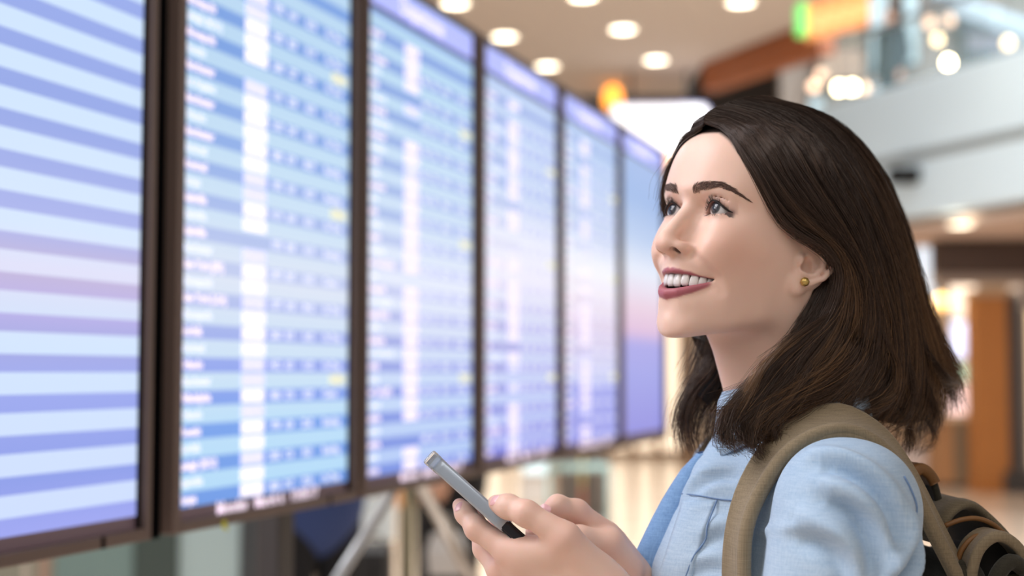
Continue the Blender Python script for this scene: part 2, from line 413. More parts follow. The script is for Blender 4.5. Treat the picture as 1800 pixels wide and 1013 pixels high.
bulb(1475, 155, 17.5, .06, bulb_hot, 'left bulb of the brilliant white pair above the balcony end')
bulb(1498, 154, 17.5, .06, bulb_hot, 'right bulb of the brilliant white pair above the balcony end')
bulb(1520, 155, 17.7, .06, bulb_dim, 'dim peach bulb touching the right of the brilliant pair')
bulb(1430, 152, 17.7, .06, bulb_dim, 'dim bulb left of the brilliant pair')
bulb(1667, 110, 13.8, .045, bulb_hot, 'single brilliant bulb against the white balcony top')
bulb(1648, 70, 18.4, .06, bulb_warm, 'pale yellow bulb above the single brilliant one')
bulb(1634, 40, 18.6, .07, bulb_dim, 'upper yellow bulb upstairs near the frame top')
bulb(1668, 36, 18.6, .07, bulb_dim, 'orange bulb upstairs beside the upper yellow one')
bulb(1772, 76, 17.6, .06, bulb_warm, 'small pale bulb by the right frame edge')
bulb(1374, 108, 17.0, .06, mat('bulb_grey', rgb(235, 225, 210), .5, emit=rgb(235, 220, 200), strength=1.6), 'faint grey bulb under the wooden beam')
bulb(1444, 132, 19.0, .07, bulb_dim, 'amber bulb above the left dim one')
# pale strip hanging under the bulbs
panel('light_strip', 1424, 172, 1446, 205, 19.52, pale, 'pale blue hanging strip between the hair and the bulbs', cat='light')

# ---- shops under the mezzanine, right
SY = 17.0
wood = mat('orange_wood', rgb(186, 122, 62), .45, noise=(3, .5, rgb(150, 92, 44)))
def box_thing(name, u0, v0, u1, v1, y, dpt, m, label, cat, extra=None):
    a, b = at(u0, v1, y), at(u1, v0, y)
    r = empty(name, ((a[0] + b[0]) / 2, y, a[2])); tag(r, label, cat)
    w, h = b[0] - a[0], b[2] - a[2]
    return r, w, h
r_, w, h = box_thing('wooden_pillar', 1718, 520, 1772, 864, SY, .3, wood, 'orange wooden pillar of the shop, right of the woman\'s hair', 'pillar')
r_.location.z = 0; h = 2.34
MB().box((-w / 2, 0, .1), (w / 2, .35, h), .02).build('shaft', wood, r_)
MB().box((-w / 2 - .02, -.02, 0), (w / 2 + .02, .37, .1), .01).build('base', wood, r_)
MB().box((-w / 2 - .02, -.02, h), (w / 2 + .02, .37, h + .08), .01).build('capital', tanf, r_)
r_, w, h = box_thing('dark_pillar', 1776, 520, 1792, 864, SY, .3, dark_metal, 'narrow dark grey pillar beside the orange wooden one', 'pillar')
r_.location.z = 0
MB().box((-w / 2, .0, 0.05), (w / 2, .25, 2.4), .01).build('shaft', dark_metal, r_)
MB().box((-w / 2 - .08, -.05, 0), (w / 2 + .2, .3, .26), .02).build('base', dark_metal, r_)
# dark sign fascia over the shop
a, b = at(1648, 500, SY - .1), at(1830, 436, SY - .1)
r_ = empty('shop_fascia', (a[0], SY - .1, a[2])); tag(r_, 'dark brown blank fascia over the shop under the balcony', 'fascia')
MB().box((0, 0, .12), (b[0] - a[0] + 2, .3, b[2] - a[2] + .1), .02).build('panel', mat('fascia_brown', rgb(74, 58, 52), .6), r_)
MB().box((0, -.02, 0), (b[0] - a[0] + 2, .3, .12), .01).build('lower_edge', mat('fascia_grey', rgb(150, 136, 128), .6), r_)
storefront('storefront', 1802, 1930, SY + .35, 2.2, 'bright cream shop window at the right frame edge', mat('lit_cream2', rgb(250, 226, 190), .6, emit=rgb(250, 222, 180), strength=.95), mat('greyframe', rgb(160, 150, 146), .5), 2)
# shop back wall and shelves between hair and wooden pillar
tag(MB().box((3.2, 20.6, 0), (9.5, 20.8, 3.0)).build('wall_shop', mat('shop_wall', rgb(206, 178, 150), .7, noise=(.7, .5, rgb(170, 134, 100)))), kind='structure')
a = at(1694, 655, 18.5); r_ = empty('shop_display', (a[0], 18.5, 0)); tag(r_, 'tall shop display of grey, blue, mint and pink panels left of the wooden pillar', 'display')
for t in (-.2, .2): MB().box((t - .02, .1, 0), (t + .02, .14, 2.66), .004).build('upright', dark_metal, r_)
MB().box((-.26, .0, 0), (.26, .3, .03), .006).build('foot', dark_metal, r_)
for nm, u0, v0, u1, v1, m in (('grey_panel', 1672, 494, 1716, 560, mat('cream_panel', rgb(214, 206, 200), .6, emit=rgb(214, 206, 200), strength=.35)),
        ('blue_screen', 1676, 566, 1718, 630, mat('blue_screen', rgb(200, 214, 255), .4, emit=rgb(200, 212, 250), strength=1.1)),
        ('mint_panel', 1668, 640, 1718, 672, mat('green_panel', rgb(190, 224, 206), .5, emit=rgb(184, 220, 200), strength=.7)),
        ('pink_panel', 1668, 676, 1716, 728, mat('pink_panel', rgb(240, 214, 216), .5, emit=rgb(240, 210, 212), strength=.85))):
    p_, q_ = at(u0, v1, 18.5), at(u1, v0, 18.5)
    MB().box((p_[0] - a[0], -.02, p_[2]), (q_[0] - a[0], .09, q_[2]), .01).build(nm, m, r_)
panel('window_panel', 1614, 430, 1642, 545, 20.5, mat('bluewin', rgb(214, 226, 240), .5, emit=rgb(214, 226, 242), strength=.8), 'pale blue lit window strip just right of the hair')
panel('low_screen_wall', 1560, 790, 1648, 842, 19.0, mat('mauve_win', rgb(196, 184, 186), .5), 'mauve grey low panel behind the hair tips')
r_, w, h = box_thing('shop_counter', 1650, 735, 1714, 850, 17.6, .5, wood, 'low shop counter with brown and grey fronts left of the wooden pillar', 'counter')
zt = at(1690, 735, 17.6)[2]; r_.location.z = 0
MB().box((-w / 2, 0, .06), (-.02, .5, zt - .04), .01).build('brown_front', mat('counter_brown', rgb(176, 132, 92), .5), r_)
MB().box((-.02, 0, .06), (w / 2, .5, zt - .04), .01).build('grey_front', mat('counter_grey', rgb(126, 116, 98), .5), r_)
MB().box((-w / 2 - .03, -.03, zt - .04), (w / 2 + .03, .53, zt), .01).build('worktop', tanf, r_)
MB().box((-w / 2 + .03, .03, 0), (w / 2 - .03, .47, .06)).build('plinth', dark_metal, r_)
bulb(1654, 532, 18.0, .10, mat('globe_amber', rgb(255, 206, 130), .5, emit=rgb(255, 196, 110), strength=2.2), 'large amber globe lamp between hair and pale panel')

# ---- behind and below the flight displays
r_ = empty('glass_partition', tuple(at(250, 655, 7.0) * (1, 1, 0))); tag(r_, 'teal grey glass partition seen under the first two displays', 'partition')
Z0 = r_.location
def pan(name, u0, u1, y, z0, z1, m):
    a, b = at(u0, 655, y), at(u1, 655, y)
    return MB().box((a[0] - Z0.x, y - Z0.y, z0), (b[0] - Z0.x, y - Z0.y + .04, z1), .004).build(name, m, r_)
pan('pane', -260, 100, 7.0, .06, 1.5, mat('pane_grey', rgb(150, 152, 140), .3))
pan('pane', 102, 240, 7.0, .06, 1.5, mat('pane_teal', rgb(124, 152, 152), .3))
pan('pane', 318, 425, 7.0, .06, 1.5, mat('pane_pale', rgb(178, 204, 210), .3))
pan('post', 240, 317, 6.98, .0, 1.6, mat('post_teal', rgb(66, 82, 80), .4))
pan('post', 425, 482, 6.98, .0, 1.6, mat('post_dark', rgb(64, 70, 76), .4))
pan('bottom_rail', -260, 482, 6.97, 0, .06, dark_metal)
for u0, u1, m, lab in ((47, 57, mat('rail_white', rgb(214, 206, 196), .4), 'slim white post under the leftmost display'), (74, 94, mat('rail_pink', rgb(186, 162, 146), .4), 'pinkish beige post under the leftmost display')):
    a, b = at(u0, 655, 5.0), at(u1, 655, 5.0); c = empty('post', ((a[0] + b[0]) / 2, 5.0, 0)); c.name = 'barrier_post'; tag(c, lab, 'post')
    rr = (b[0] - a[0]) / 2
    MB().lathe([(rr, .02), (rr, .80), (rr * .8, .83)], n=16).build('shaft', m, c, True)
    MB().lathe([(rr * 1.5, 0), (rr * 1.5, .012), (rr * 1.1, .03)], n=20).build('base', m, c)
def stand_board(u0, v0, u1, v1, y, m, label):
    p_, q_ = at(u0, v1, y), at(u1, v0, y); c = (p_[0] + q_[0]) / 2; w = q_[0] - p_[0]
    r = empty('notice_board', (c, y, 0)); tag(r, label, 'board')
    MB().box((-w / 2, 0, p_[2]), (w / 2, .04, q_[2]), .008).build('board', m, r)
    for t in (-.35, .35): MB().box((w * t - .012, .04, 0), (w * t + .012, .065, q_[2] - .03), .003).build('leg', dark_metal, r)
    return r
stand_board(622, 862, 694, 952, 7.4, mat('paper_white', rgb(226, 238, 244), .6), 'white notice board behind the steel strut under the third display')
stand_board(696, 846, 750, 893, 7.9, mat('orange_pan', rgb(224, 156, 98), .6), 'orange board under the third display, right of the white one')
tag(MB().box((2.4, 14, 8.3), (14, 24, 8.5)).build('ceiling_upper', mat('upper_ceiling', rgb(206, 206, 206), .8)), kind='structure')
r_, w, h = box_thing('olive_post', 706, 870, 728, 1013, 7.0, .1, None, 'olive grey upright post right of the white notice board', 'post')
r_.location.z = 0; om = mat('olive', rgb(140, 136, 112), .5)
MB().box((-w / 2, 0, .03), (w / 2, .08, 1.1), .006).build('shaft', om, r_); MB().box((-w, -.04, 0), (w, .12, .03), .006).build('base', om, r_)

r_, w, h = box_thing('suitcase', 606, 952, 690, 1100, 7.0, .3, None, 'black upright suitcase standing below the white notice board', 'suitcase')
r_.location.z = 0; sm_ = mat('suitcase_black', rgb(24, 26, 32), .5); zt = at(650, 955, 7.0)[2]
MB().box((-w / 2, -.12, .05), (w / 2, .10, zt), .03).build('shell', sm_, r_)
for t in (-.3, -.1, .1, .3): MB().box((w * t - .008, -.126, .10), (w * t + .008, -.118, zt - .06), .003).build('rib', sm_, r_)
for t in (-.4, .4):
    for y_ in (-.08, .06): MB().tube([(w * t - .012, y_, .025), (w * t + .012, y_, .025)], .025, 12).build('wheel', dark_metal, r_)
MB().tube([(-.06, 0, zt - .005), (-.06, 0, zt + .03), (.06, 0, zt + .03), (.06, 0, zt - .005)], .008, 8).build('handle', dark_metal, r_)
# ================================================================ flight information displays
BA = math.radians(19.2); BD = 1.15
bdir = np.array([math.sin(BA), math.cos(BA), 0]); bnor = np.array([math.cos(BA), -math.sin(BA), 0])   # bnor faces the hall
bfoot = -BD * bnor
Z_BOT, Z_TOP, Z_FOOT = 1.2305, 2.204, 1.196
NROW = 39
frame_m = mat('display_frame', rgb(112, 95, 88), .5, .1)
frame_in = mat('display_frame_inner', rgb(20, 20, 24), .4)
foot_m = mat('footer_brown', rgb(84, 66, 72), .35, emit=rgb(84, 66, 72), strength=.6)
post_m = mat('post_black', rgb(8, 8, 11), .95, spec=.05)
def screen_mat(name, ramp, rows=True, mixw=1.0, shift=0.0):
    """lit display rows with a reflection band painted into their colours down the screen"""
    m = bpy.data.materials.new(name); m.use_nodes = True; nt = m.node_tree; p = nt.nodes['Principled BSDF']; L = nt.links
    tc = nt.nodes.new('ShaderNodeTexCoord'); sp = nt.nodes.new('ShaderNodeSeparateXYZ'); L.new(tc.outputs['UV'], sp.inputs[0])
    def rampnode(col):
        r = nt.nodes.new('ShaderNodeValToRGB'); cr = r.color_ramp
        while len(cr.elements) < len(ramp): cr.elements.new(.5)
        for e, it in zip(cr.elements, ramp): e.position = it[0]; e.color = rgb(*it[col])
        L.new(sp.outputs[1], r.inputs[0]); return r
    a = rampnode(1); out = a.outputs[0]
    if rows:
        b = rampnode(2)
        mu = nt.nodes.new('ShaderNodeMath'); mu.operation = 'MULTIPLY_ADD'; mu.inputs[1].default_value = NROW / 2; mu.inputs[2].default_value = shift
        fr = nt.nodes.new('ShaderNodeMath'); fr.operation = 'FRACT'; gt = nt.nodes.new('ShaderNodeMath'); gt.operation = 'GREATER_THAN'; gt.inputs[1].default_value = .45
        mx = nt.nodes.new('ShaderNodeMixRGB')
        L.new(sp.outputs[1], mu.inputs[0]); L.new(mu.outputs[0], fr.inputs[0]); L.new(fr.outputs[0], gt.inputs[0]); L.new(gt.outputs[0], mx.inputs[0])
        L.new(a.outputs[0], mx.inputs[1]); L.new(b.outputs[0], mx.inputs[2]); out = mx.outputs[0]
    p.inputs['Base Color'].default_value = (.01, .01, .015, 1); p.inputs['Roughness'].default_value = .35; p.inputs['Specular IOR Level'].default_value = .2
    L.new(out, p.inputs['Emission Color']); p.inputs['Emission Strength'].default_value = 1.0
    return m
# (position from the bottom, dark row, light row); pale and pink reflection painted in
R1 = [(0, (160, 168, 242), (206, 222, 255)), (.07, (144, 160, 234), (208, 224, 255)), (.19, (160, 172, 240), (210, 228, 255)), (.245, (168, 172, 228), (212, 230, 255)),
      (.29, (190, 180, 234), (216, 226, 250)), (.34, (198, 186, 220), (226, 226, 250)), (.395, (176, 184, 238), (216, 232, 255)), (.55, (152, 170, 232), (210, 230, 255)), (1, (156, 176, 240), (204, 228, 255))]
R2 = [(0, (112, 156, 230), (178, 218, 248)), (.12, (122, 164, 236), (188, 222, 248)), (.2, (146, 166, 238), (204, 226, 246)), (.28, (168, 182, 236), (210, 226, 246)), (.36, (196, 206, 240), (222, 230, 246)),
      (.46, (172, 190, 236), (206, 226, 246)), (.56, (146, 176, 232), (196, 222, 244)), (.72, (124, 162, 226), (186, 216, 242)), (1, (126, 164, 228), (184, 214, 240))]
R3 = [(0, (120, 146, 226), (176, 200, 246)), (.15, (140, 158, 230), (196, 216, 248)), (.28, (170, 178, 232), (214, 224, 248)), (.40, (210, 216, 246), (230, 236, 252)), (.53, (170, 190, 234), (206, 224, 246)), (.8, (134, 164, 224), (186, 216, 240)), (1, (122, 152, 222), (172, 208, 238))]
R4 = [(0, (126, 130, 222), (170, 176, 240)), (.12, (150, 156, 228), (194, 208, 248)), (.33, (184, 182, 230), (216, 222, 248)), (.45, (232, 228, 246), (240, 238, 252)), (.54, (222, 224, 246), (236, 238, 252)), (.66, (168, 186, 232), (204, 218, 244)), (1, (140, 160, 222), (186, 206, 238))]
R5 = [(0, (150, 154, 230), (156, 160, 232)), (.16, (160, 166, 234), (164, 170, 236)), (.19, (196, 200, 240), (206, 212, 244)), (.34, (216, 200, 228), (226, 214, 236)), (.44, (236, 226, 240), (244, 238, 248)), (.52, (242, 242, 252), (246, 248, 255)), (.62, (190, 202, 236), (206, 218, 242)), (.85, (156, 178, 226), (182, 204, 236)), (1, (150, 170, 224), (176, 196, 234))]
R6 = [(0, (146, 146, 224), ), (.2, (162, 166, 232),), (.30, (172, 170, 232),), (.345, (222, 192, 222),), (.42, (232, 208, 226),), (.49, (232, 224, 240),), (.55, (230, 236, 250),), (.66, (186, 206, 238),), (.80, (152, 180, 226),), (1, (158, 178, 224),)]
txt_pink = mat('display_text', rgb(236, 224, 240), .5, emit=rgb(238, 226, 242), strength=1.0)
txt_soft = mat('display_text_soft', rgb(206, 212, 238), .5, emit=rgb(208, 214, 240), strength=1.0)
txt_pale = mat('display_text_pale', rgb(214, 224, 242), .5, emit=rgb(214, 222, 240), strength=1.0)
box_white = mat('status_white', rgb(250, 248, 252), .5, emit=rgb(230, 228, 247), strength=1.0)
box_soft = mat('status_soft', rgb(236, 228, 246), .5, emit=rgb(222, 216, 244), strength=1.0)
box_lav = mat('status_lavender', rgb(206, 208, 246), .5, emit=rgb(206, 208, 246), strength=1.0)
yellow = mat('delay_yellow', rgb(216, 216, 176), .5, emit=rgb(206, 210, 190), strength=1.0)
head_m = mat('header_violet', rgb(150, 160, 236), .5, emit=rgb(160, 170, 238), strength=1.0)
head_w = mat('header_text', rgb(226, 220, 246), .5, emit=rgb(214, 212, 246), strength=1.0)
head_line = mat('header_line', rgb(110, 112, 128), .5)
foot_txt = mat('footer_text', rgb(240, 224, 240), .5, emit=rgb(238, 222, 240), strength=.95)

cities = ['Los Angeles', 'Minneapolis', 'Minneapolis', 'Manchester', 'Manchester', 'Manchester', 'Montreal', 'Nashville', 'Nashville', 'New York (JFK)', 'New York (LGA)',
          'Norfolk', 'Orlando', 'Philadelphia', 'Phoenix', 'Raleigh (RDU)', 'Tampa', 'Toronto', 'Seattle', 'Boston']
def display(k, s0, s1, ramp, label, rows=True, words=True, shift=0.0, header=True, boxes=True):
    W = s1 - s0
    p = bfoot + bdir * (s0 + W / 2)
    root = empty('flight_display', (p[0], p[1], Z_FOOT), math.pi / 2 - BA)
    tag(root, label, 'display', 'row of portrait flight information displays')
    zb, zt, zs = 0.0, Z_TOP - Z_FOOT, Z_BOT - Z_FOOT
    x0, x1 = -W / 2, W / 2; b = .022
    h = MB(); h.box((x0 - b, .012, 0), (x1 + b, .11, zt + .014), .004); h.build('housing', frame_in, root)
    for nm, lo, hi in (('bezel_side', (x0 - b, -.012, .0), (x0 - .002, .02, zt + .014)), ('bezel_side', (x1 + .008, -.012, .0), (x1 + b, .02, zt + .014)),
                       ('bezel_bottom', (x0 - .002, -.012, 0), (x1 + .008, .02, .017)), ('bezel_top', (x0 - .002, -.012, zt + .002), (x1 + .008, .02, zt + .014))):
        MB().box(lo, hi, .002).build(nm, frame_m, root)
    MB().box((x1, -.002, .017), (x1 + .008, .014, zt)).build('inner_edge', post_m, root)
    if k < 2: MB().box((x1 - .095, -.0135, .0005), (x1 - .089, -.011, .0165)).build('joint', post_m, root)
    me = bpy.data.meshes.new('screen')
    me.from_pydata([(x0, 0, zs), (x1, 0, zs), (x1, 0, zt), (x0, 0, zt), (x0, .012, zs), (x1, .012, zs), (x1, .012, zt), (x0, .012, zt)], [],
                   [(0, 1, 2, 3), (7, 6, 5, 4), (0, 4, 5, 1), (3, 2, 6, 7), (0, 3, 7, 4), (1, 5, 6, 2)])
    uv = me.uv_layers.new(name='UVMap')
    for pl_ in me.polygons:
        for li in pl_.loop_indices:
            v = me.vertices[me.loops[li].vertex_index].co; uv.data[li].uv = ((v.x - x0) / W, (v.z - zs) / (zt - zs))
    me.materials.append(screen_mat('picture_and_sheen_%d' % k, ramp, rows, shift=shift))
    so = bpy.data.objects.new('screen', me); COL.objects.link(so); so.parent = root
    MB().box((x0, .001, .017), (x1, .012, zs)).build('footer', foot_m, root)
    H = zt - zs; rp = H / NROW * 2
    row_z = lambda i, off: zs + (i + off - shift) * rp          # i counts row pairs from the bottom
    if header:
        MB().box((x0 + .004, -.002, zt - .058), (x1 - .004, -.0005, zt - .004)).build('header', head_m, root)
        MB().box((x0, -.002, zt - .066), (x1, -.0005, zt - .058)).build('header_line', head_line, root)
        text('header_text', 'Departures', .05, head_w, root, (x0 + .16, -.003, zt - .046), bold=.002)
    n = int((NROW - 4) / 2)
    if words:
        rd = random.Random(k * 7 + 1)
        names = cities if k == 1 else rd.sample(cities, len(cities))
        order = names[:n + 1][::-1]
        if k == 1: order = (['Tampa', 'Raleigh (RDU)', 'Phoenix', 'Philadelphia', 'Orlando', 'Norfolk', 'New York (LGA)', 'New York (JFK)', 'Nashville', 'Nashville', 'Montreal', 'Manchester', 'Manchester', 'Manchester', 'Minneapolis', 'Minneapolis', 'Los Angeles'] + cities)[:n + 1]
        # lines from top to bottom, one per dark row
        def column(nm, strs, x, m, size, off, align='LEFT'):
            c = text(nm, '\n'.join(strs[::-1]), size, m, root, (x, -.0016, row_z(len(strs) - 1, off)), line=rp / size, align=align, bold=.0009)
            return c
        sz = .0185
        column('city_names', order, x0 + .004, txt_pink, sz, .12)
        column('city_names_pale', [rd.choice(cities) for _ in range(n)], x0 + .004, txt_pale, sz, .62)
        column('flight_numbers', [str(rd.randint(1011, 4989)) for _ in range(n)], x0 + W * .483, txt_soft, sz, .12)
        column('gates', [rd.choice('ABCD') + str(rd.randint(10, 49)) for _ in range(n)], x0 + W * .577, txt_soft, sz, .12)
        column('times', ['%02d:%02d' % (rd.randint(7, 22), rd.randint(10, 59)) for _ in range(n)], x0 + W * .682, txt_soft, sz, .12)
        column('remarks', [rd.choice(['On Time', 'Boarding', 'Closed', 'On Time']) for _ in range(n)], x0 + W * .822, txt_soft, sz, .12)
    if boxes:
        rd = random.Random(k * 13 + 2); proto = {}
        bx0, bx1 = x0 + W * .325, x0 + W * .452
        pat = [1, 1, 2, 1, 1, 2, 1, 2, 2, 1, 1, 1, 2, 1, 1, 2, 0, 1, 1, 2, 2, 1, 1, 1, 1, 1, 2, 0, 1, 1, 1, 2, 2, 1, 1]
        for i in range(NROW - 4):
            t = pat[i] if k == 1 else rd.choice([1, 1, 2, 1, 0])
            z0_ = zs + (i / 2 - shift) * rp + rp * .05; z1_ = z0_ + rp * .40
            if z0_ < zs or t == 0: continue
            if not proto: proto[1] = MB().box((bx0, -.0016, 0), (bx1, -.0004, rp * .40)).mesh('status_box', box_white if k == 1 else box_soft); proto[2] = MB().box((bx0, -.0016, 0), (bx1, -.0004, rp * .40)).mesh('status_box', box_lav)
            o1 = bpy.data.objects.new('status_box', proto[t]); COL.objects.link(o1); o1.parent = root; o1.location = (0, 0, z0_)
        for i in (3, 9, 14): MB().box((x0 + W * .87, -.0016, row_z(i, .56)), (x0 + W * .97, -.0004, row_z(i, .92))).build('delay_mark', yellow, root)
    if words and k < 5:
        text('date_line', 'Monday   March 6   12:05:17', .029, foot_txt, root, (x0 + W * .20 if k == 1 else x0 + W * .3, -.001, .0145), bold=.0012)
    return root
S = [1.136, 1.711, 1.810, 2.380, 2.450, 3.0245, 3.088, 3.664, 3.716, 4.298, 4.346, 4.917]
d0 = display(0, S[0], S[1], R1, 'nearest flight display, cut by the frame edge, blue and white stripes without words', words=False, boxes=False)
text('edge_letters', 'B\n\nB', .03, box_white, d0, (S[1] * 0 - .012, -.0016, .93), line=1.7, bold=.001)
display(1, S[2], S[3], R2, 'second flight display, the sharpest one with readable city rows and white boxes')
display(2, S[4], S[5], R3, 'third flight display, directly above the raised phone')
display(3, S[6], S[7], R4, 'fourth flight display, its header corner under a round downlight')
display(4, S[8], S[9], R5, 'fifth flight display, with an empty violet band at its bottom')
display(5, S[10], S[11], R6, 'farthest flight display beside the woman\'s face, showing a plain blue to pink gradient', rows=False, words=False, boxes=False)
# yellow tag stuck under the second display
p = bfoot + bdir * (S[2] + .115) + bnor * .014
r_ = empty('yellow_tag', (p[0], p[1], Z_FOOT - .004), math.pi / 2 - BA); tag(r_, 'tiny yellow tag stuck on the lower frame of the second display', 'tag')
MB().box((-.006, -.001, .0), (.006, .001, .012), .0004).build('sticker', mat('tag_yellow', rgb(206, 206, 40), .5), r_)
MB().box((.003, -.0015, -.004), (.009, .0005, .002), .0004).build('loose_end', MATS['tag_yellow'], r_)
# black post in the gap between first and second displays, and the frame that carries the row
sg = (S[1] + S[2]) / 2
p = bfoot + bdir * sg
steel = mat('steel', rgb(170, 178, 184), .3, .8)
p = bfoot + bdir * 3.3
r_ = empty('display_stand', (p[0], p[1], 0), math.pi / 2 - BA); tag(r_, 'steel stand with slanting struts that carries the row of displays', 'stand')
MB().box((-2.9, .112, 1.30), (1.75, .15, 1.36), .004).build('lower_rail', dark_metal, r_)
MB().box((-2.9, .112, 2.05), (1.75, .15, 2.11), .004).build('upper_rail', dark_metal, r_)
Minv = (Matrix.Translation((p[0], p[1], 0)) @ Matrix.Rotation(math.pi / 2 - BA, 4, 'Z')).inverted()
def strut(a, b, rad, m, name='strut'):
    a, b = Minv @ Vector(a), Minv @ Vector(b); d = (b - a)
    MB().tube([tuple(a - d * .06), tuple(b + d * .6)], rad, 12).build(name, m, r_, True)
sx = sg - 3.3
MB().box((sx - .027, .01, 1.192), (sx + .027, .10, 2.9)).build('centre_post', post_m, r_)
MB().box((sx - .02, .15, 1.3), (sx + .02, .17, 2.9)).build('back_rail', post_m, r_)
strut(at(690, 866, 3.2), at(597, 1013, 2.9), .012, mat('steel_bright', rgb(200, 204, 208), .35, .3))
strut(at(742, 858, 3.9), at(812, 985, 3.6), .016, mat('steel_beige', rgb(176, 160, 142), .4, .2))
for s in (-2.75, -.885):
    MB().box((s - .03, .14, 0.02), (s + .03, .19, 2.11), .004).build('leg', dark_metal, r_)
    MB().box((s - .12, .0, 0), (s + .12, .4, .02), .004).build('foot', dark_metal, r_)

letters_to_mesh()
# ================================================================ the woman: signed distance modelling
HYAW, HPITCH, HROLL = math.radians(-53), math.radians(-12), math.radians(4)
def _rz(a): c, s = math.cos(a), math.sin(a); return np.array([[c, -s, 0], [s, c, 0], [0, 0, 1]])
def _rx(a): c, s = math.cos(a), math.sin(a); return np.array([[1, 0, 0], [0, c, -s], [0, s, c]])
def _ry(a): c, s = math.cos(a), math.sin(a); return np.array([[c, 0, s], [0, 1, 0], [-s, 0, c]])
HM = _rz(HYAW) @ _rx(HPITCH) @ _ry(HROLL)
_r = ray(1206, 362); HO = _r * 1.27 + np.array([0, 0, CAMH])          # bridge of the nose in the world
def to_head(P):
    h = (P - HO) @ HM * 1000.0
    return np.stack([h[..., 0], -h[..., 1], h[..., 2]], -1)             # left, forward, up in millimetres
def from_head(H):
    H = np.asarray(H, float)
    return (np.stack([H[..., 0], -H[..., 1], H[..., 2]], -1) / 1000.0) @ HM.T + HO
def smin(a, b, k):
    h = np.maximum(k - np.abs(a - b), 0) / k
    return np.minimum(a, b) - h * h * k * .25
def smax(a, b, k): return -smin(-a, -b, k)

class Prim:
    __slots__ = ('fn', 'c', 'r', 'k', 'op', 'head')
    def __init__(s, fn, c, r, k, op, head): s.fn, s.c, s.r, s.k, s.op, s.head = fn, np.array(c, float), r, k, op, head
class Field:
    """an ordered list of smooth unions and cuts; 'head' shapes are given in head millimetres"""
    def __init__(s): s.p = []
    def _add(s, fn, c, r, k, op, head):
        if head: s.p.append(Prim(fn, from_head(c), r / 1000, k / 1000, op, True))
        else: s.p.append(Prim(fn, c, r, k, op, False))
    def ell(s, c, r, k=.01, op=1, head=False, rot=None):
        c = np.array(c, float); r = np.array(r, float); R = np.eye(3) if rot is None else rot
        def fn(P):
            q = (P - c) @ R
            k0 = np.sqrt(((q / r) ** 2).sum(-1)); k1 = np.sqrt(((q / (r * r)) ** 2).sum(-1)) + 1e-9
            return k0 * (k0 - 1) / k1
        s._add(fn, c, r.max(), k, op, head)
    def cap(s, a, b, ra, rb=None, k=.01, op=1, head=False, flat=None):
        a = np.array(a, float); b = np.array(b, float); rb = ra if rb is None else rb
        ba = b - a; L = ba.dot(ba) + 1e-12
        def fn(P):
            pa = P - a; t = np.clip(pa @ ba / L, 0, 1)
            q = pa - t[..., None] * ba
            if flat is not None:                                   # (axis, factor): squash across an axis
                d = q @ flat[0]; q = q + d[..., None] * flat[0] * (1 / flat[1] - 1)
            return np.sqrt((q * q).sum(-1)) - (ra + (rb - ra) * t)
        s._add(fn, (a + b) / 2, math.sqrt(L) / 2 + max(ra, rb), k, op, head)
    def chain(s, pts, rad, k=.01, op=1, head=False, flat=None):
        rad = [rad] * len(pts) if np.isscalar(rad) else rad
        P0 = [np.array(p, float) for p in pts]
        segs = [(P0[i], P0[i + 1], rad[i], rad[i + 1]) for i in range(len(P0) - 1)]
        def fn(P):
            best = None
            for a, b, ra, rb in segs:
                ba = b - a; L = ba.dot(ba) + 1e-12
                pa = P - a; t = np.clip(pa @ ba / L, 0, 1); q = pa - t[..., None] * ba
                if flat is not None:
                    d = q @ flat[0]; q = q + d[..., None] * flat[0] * (1 / flat[1] - 1)
                v = np.sqrt((q * q).sum(-1)) - (ra + (rb - ra) * t)
                best = v if best is None else np.minimum(best, v)
            return best
        A = np.array(P0); c = (A.min(0) + A.max(0)) / 2
        s._add(fn, c, np.linalg.norm(A - c, axis=1).max() + max(rad), k, op, head)
    def custom(s, fn, c, r, k=.01, op=1, head=False): s._add(fn, c, r, k, op, head)
    def eval(s, P, prims=None, cut=None):
        d = np.full(P.shape[:-1], .08); H = None
        for p in (s.p if prims is None else prims):
            if p.head:
                if H is None: H = to_head(P)
                v = p.fn(H) / 1000.0
            else: v = p.fn(P)
            if p.op > 0: d = smin(d, v, p.k)
            else: d = smax(d, -v, p.k)
        return d
    def near(s, c, rad):
        return [p for p in s.p if np.linalg.norm(p.c - c) < p.r + rad + p.k]
    def mesh(s, lo, hi, h, N=16, clip=None):
        """surface as points and quads, evaluated only in blocks the surface passes through"""
        lo = np.array(lo, float); n = np.ceil((np.array(hi) - lo) / (h * N)).astype(int)
        g = openvdb.FloatGrid(h * 4); g.gridClass = openvdb.GridClass.LEVEL_SET
        half = h * N / 2; R = half * math.sqrt(3)
        ar = np.arange(N) * h
        off = np.stack(np.meshgrid(ar, ar, ar, indexing='ij'), -1)
        for i in range(n[0]):
            for j in range(n[1]):
                for k in range(n[2]):
                    o = lo + np.array([i, j, k]) * h * N; c = o + half
                    pr = s.near(c, R + .012)
                    if not any(p.op > 0 for p in pr): continue
                    d0 = float(s.eval(c[None], pr)[0])
                    if abs(d0) > R * 1.5 + .004: 
                        if d0 < 0: g.fill((i * N, j * N, k * N), (i * N + N - 1, j * N + N - 1, k * N + N - 1), -h * 4, False)
                        continue
                    v = s.eval(o + off, pr)
                    if clip is not None: v = np.maximum(v, clip(o + off))
                    g.copyFromArray(np.clip(v, -h * 4, h * 4).astype(np.float32), ijk=(i * N, j * N, k * N))
        pts, quads = g.convertToQuads(0.0)
        V = pts.astype(float) * h + lo
        # push the vertices exactly on to the zero set and take out the grid pattern
        V = relax(V, quads, 2)
        return V, quads[:, ::-1]
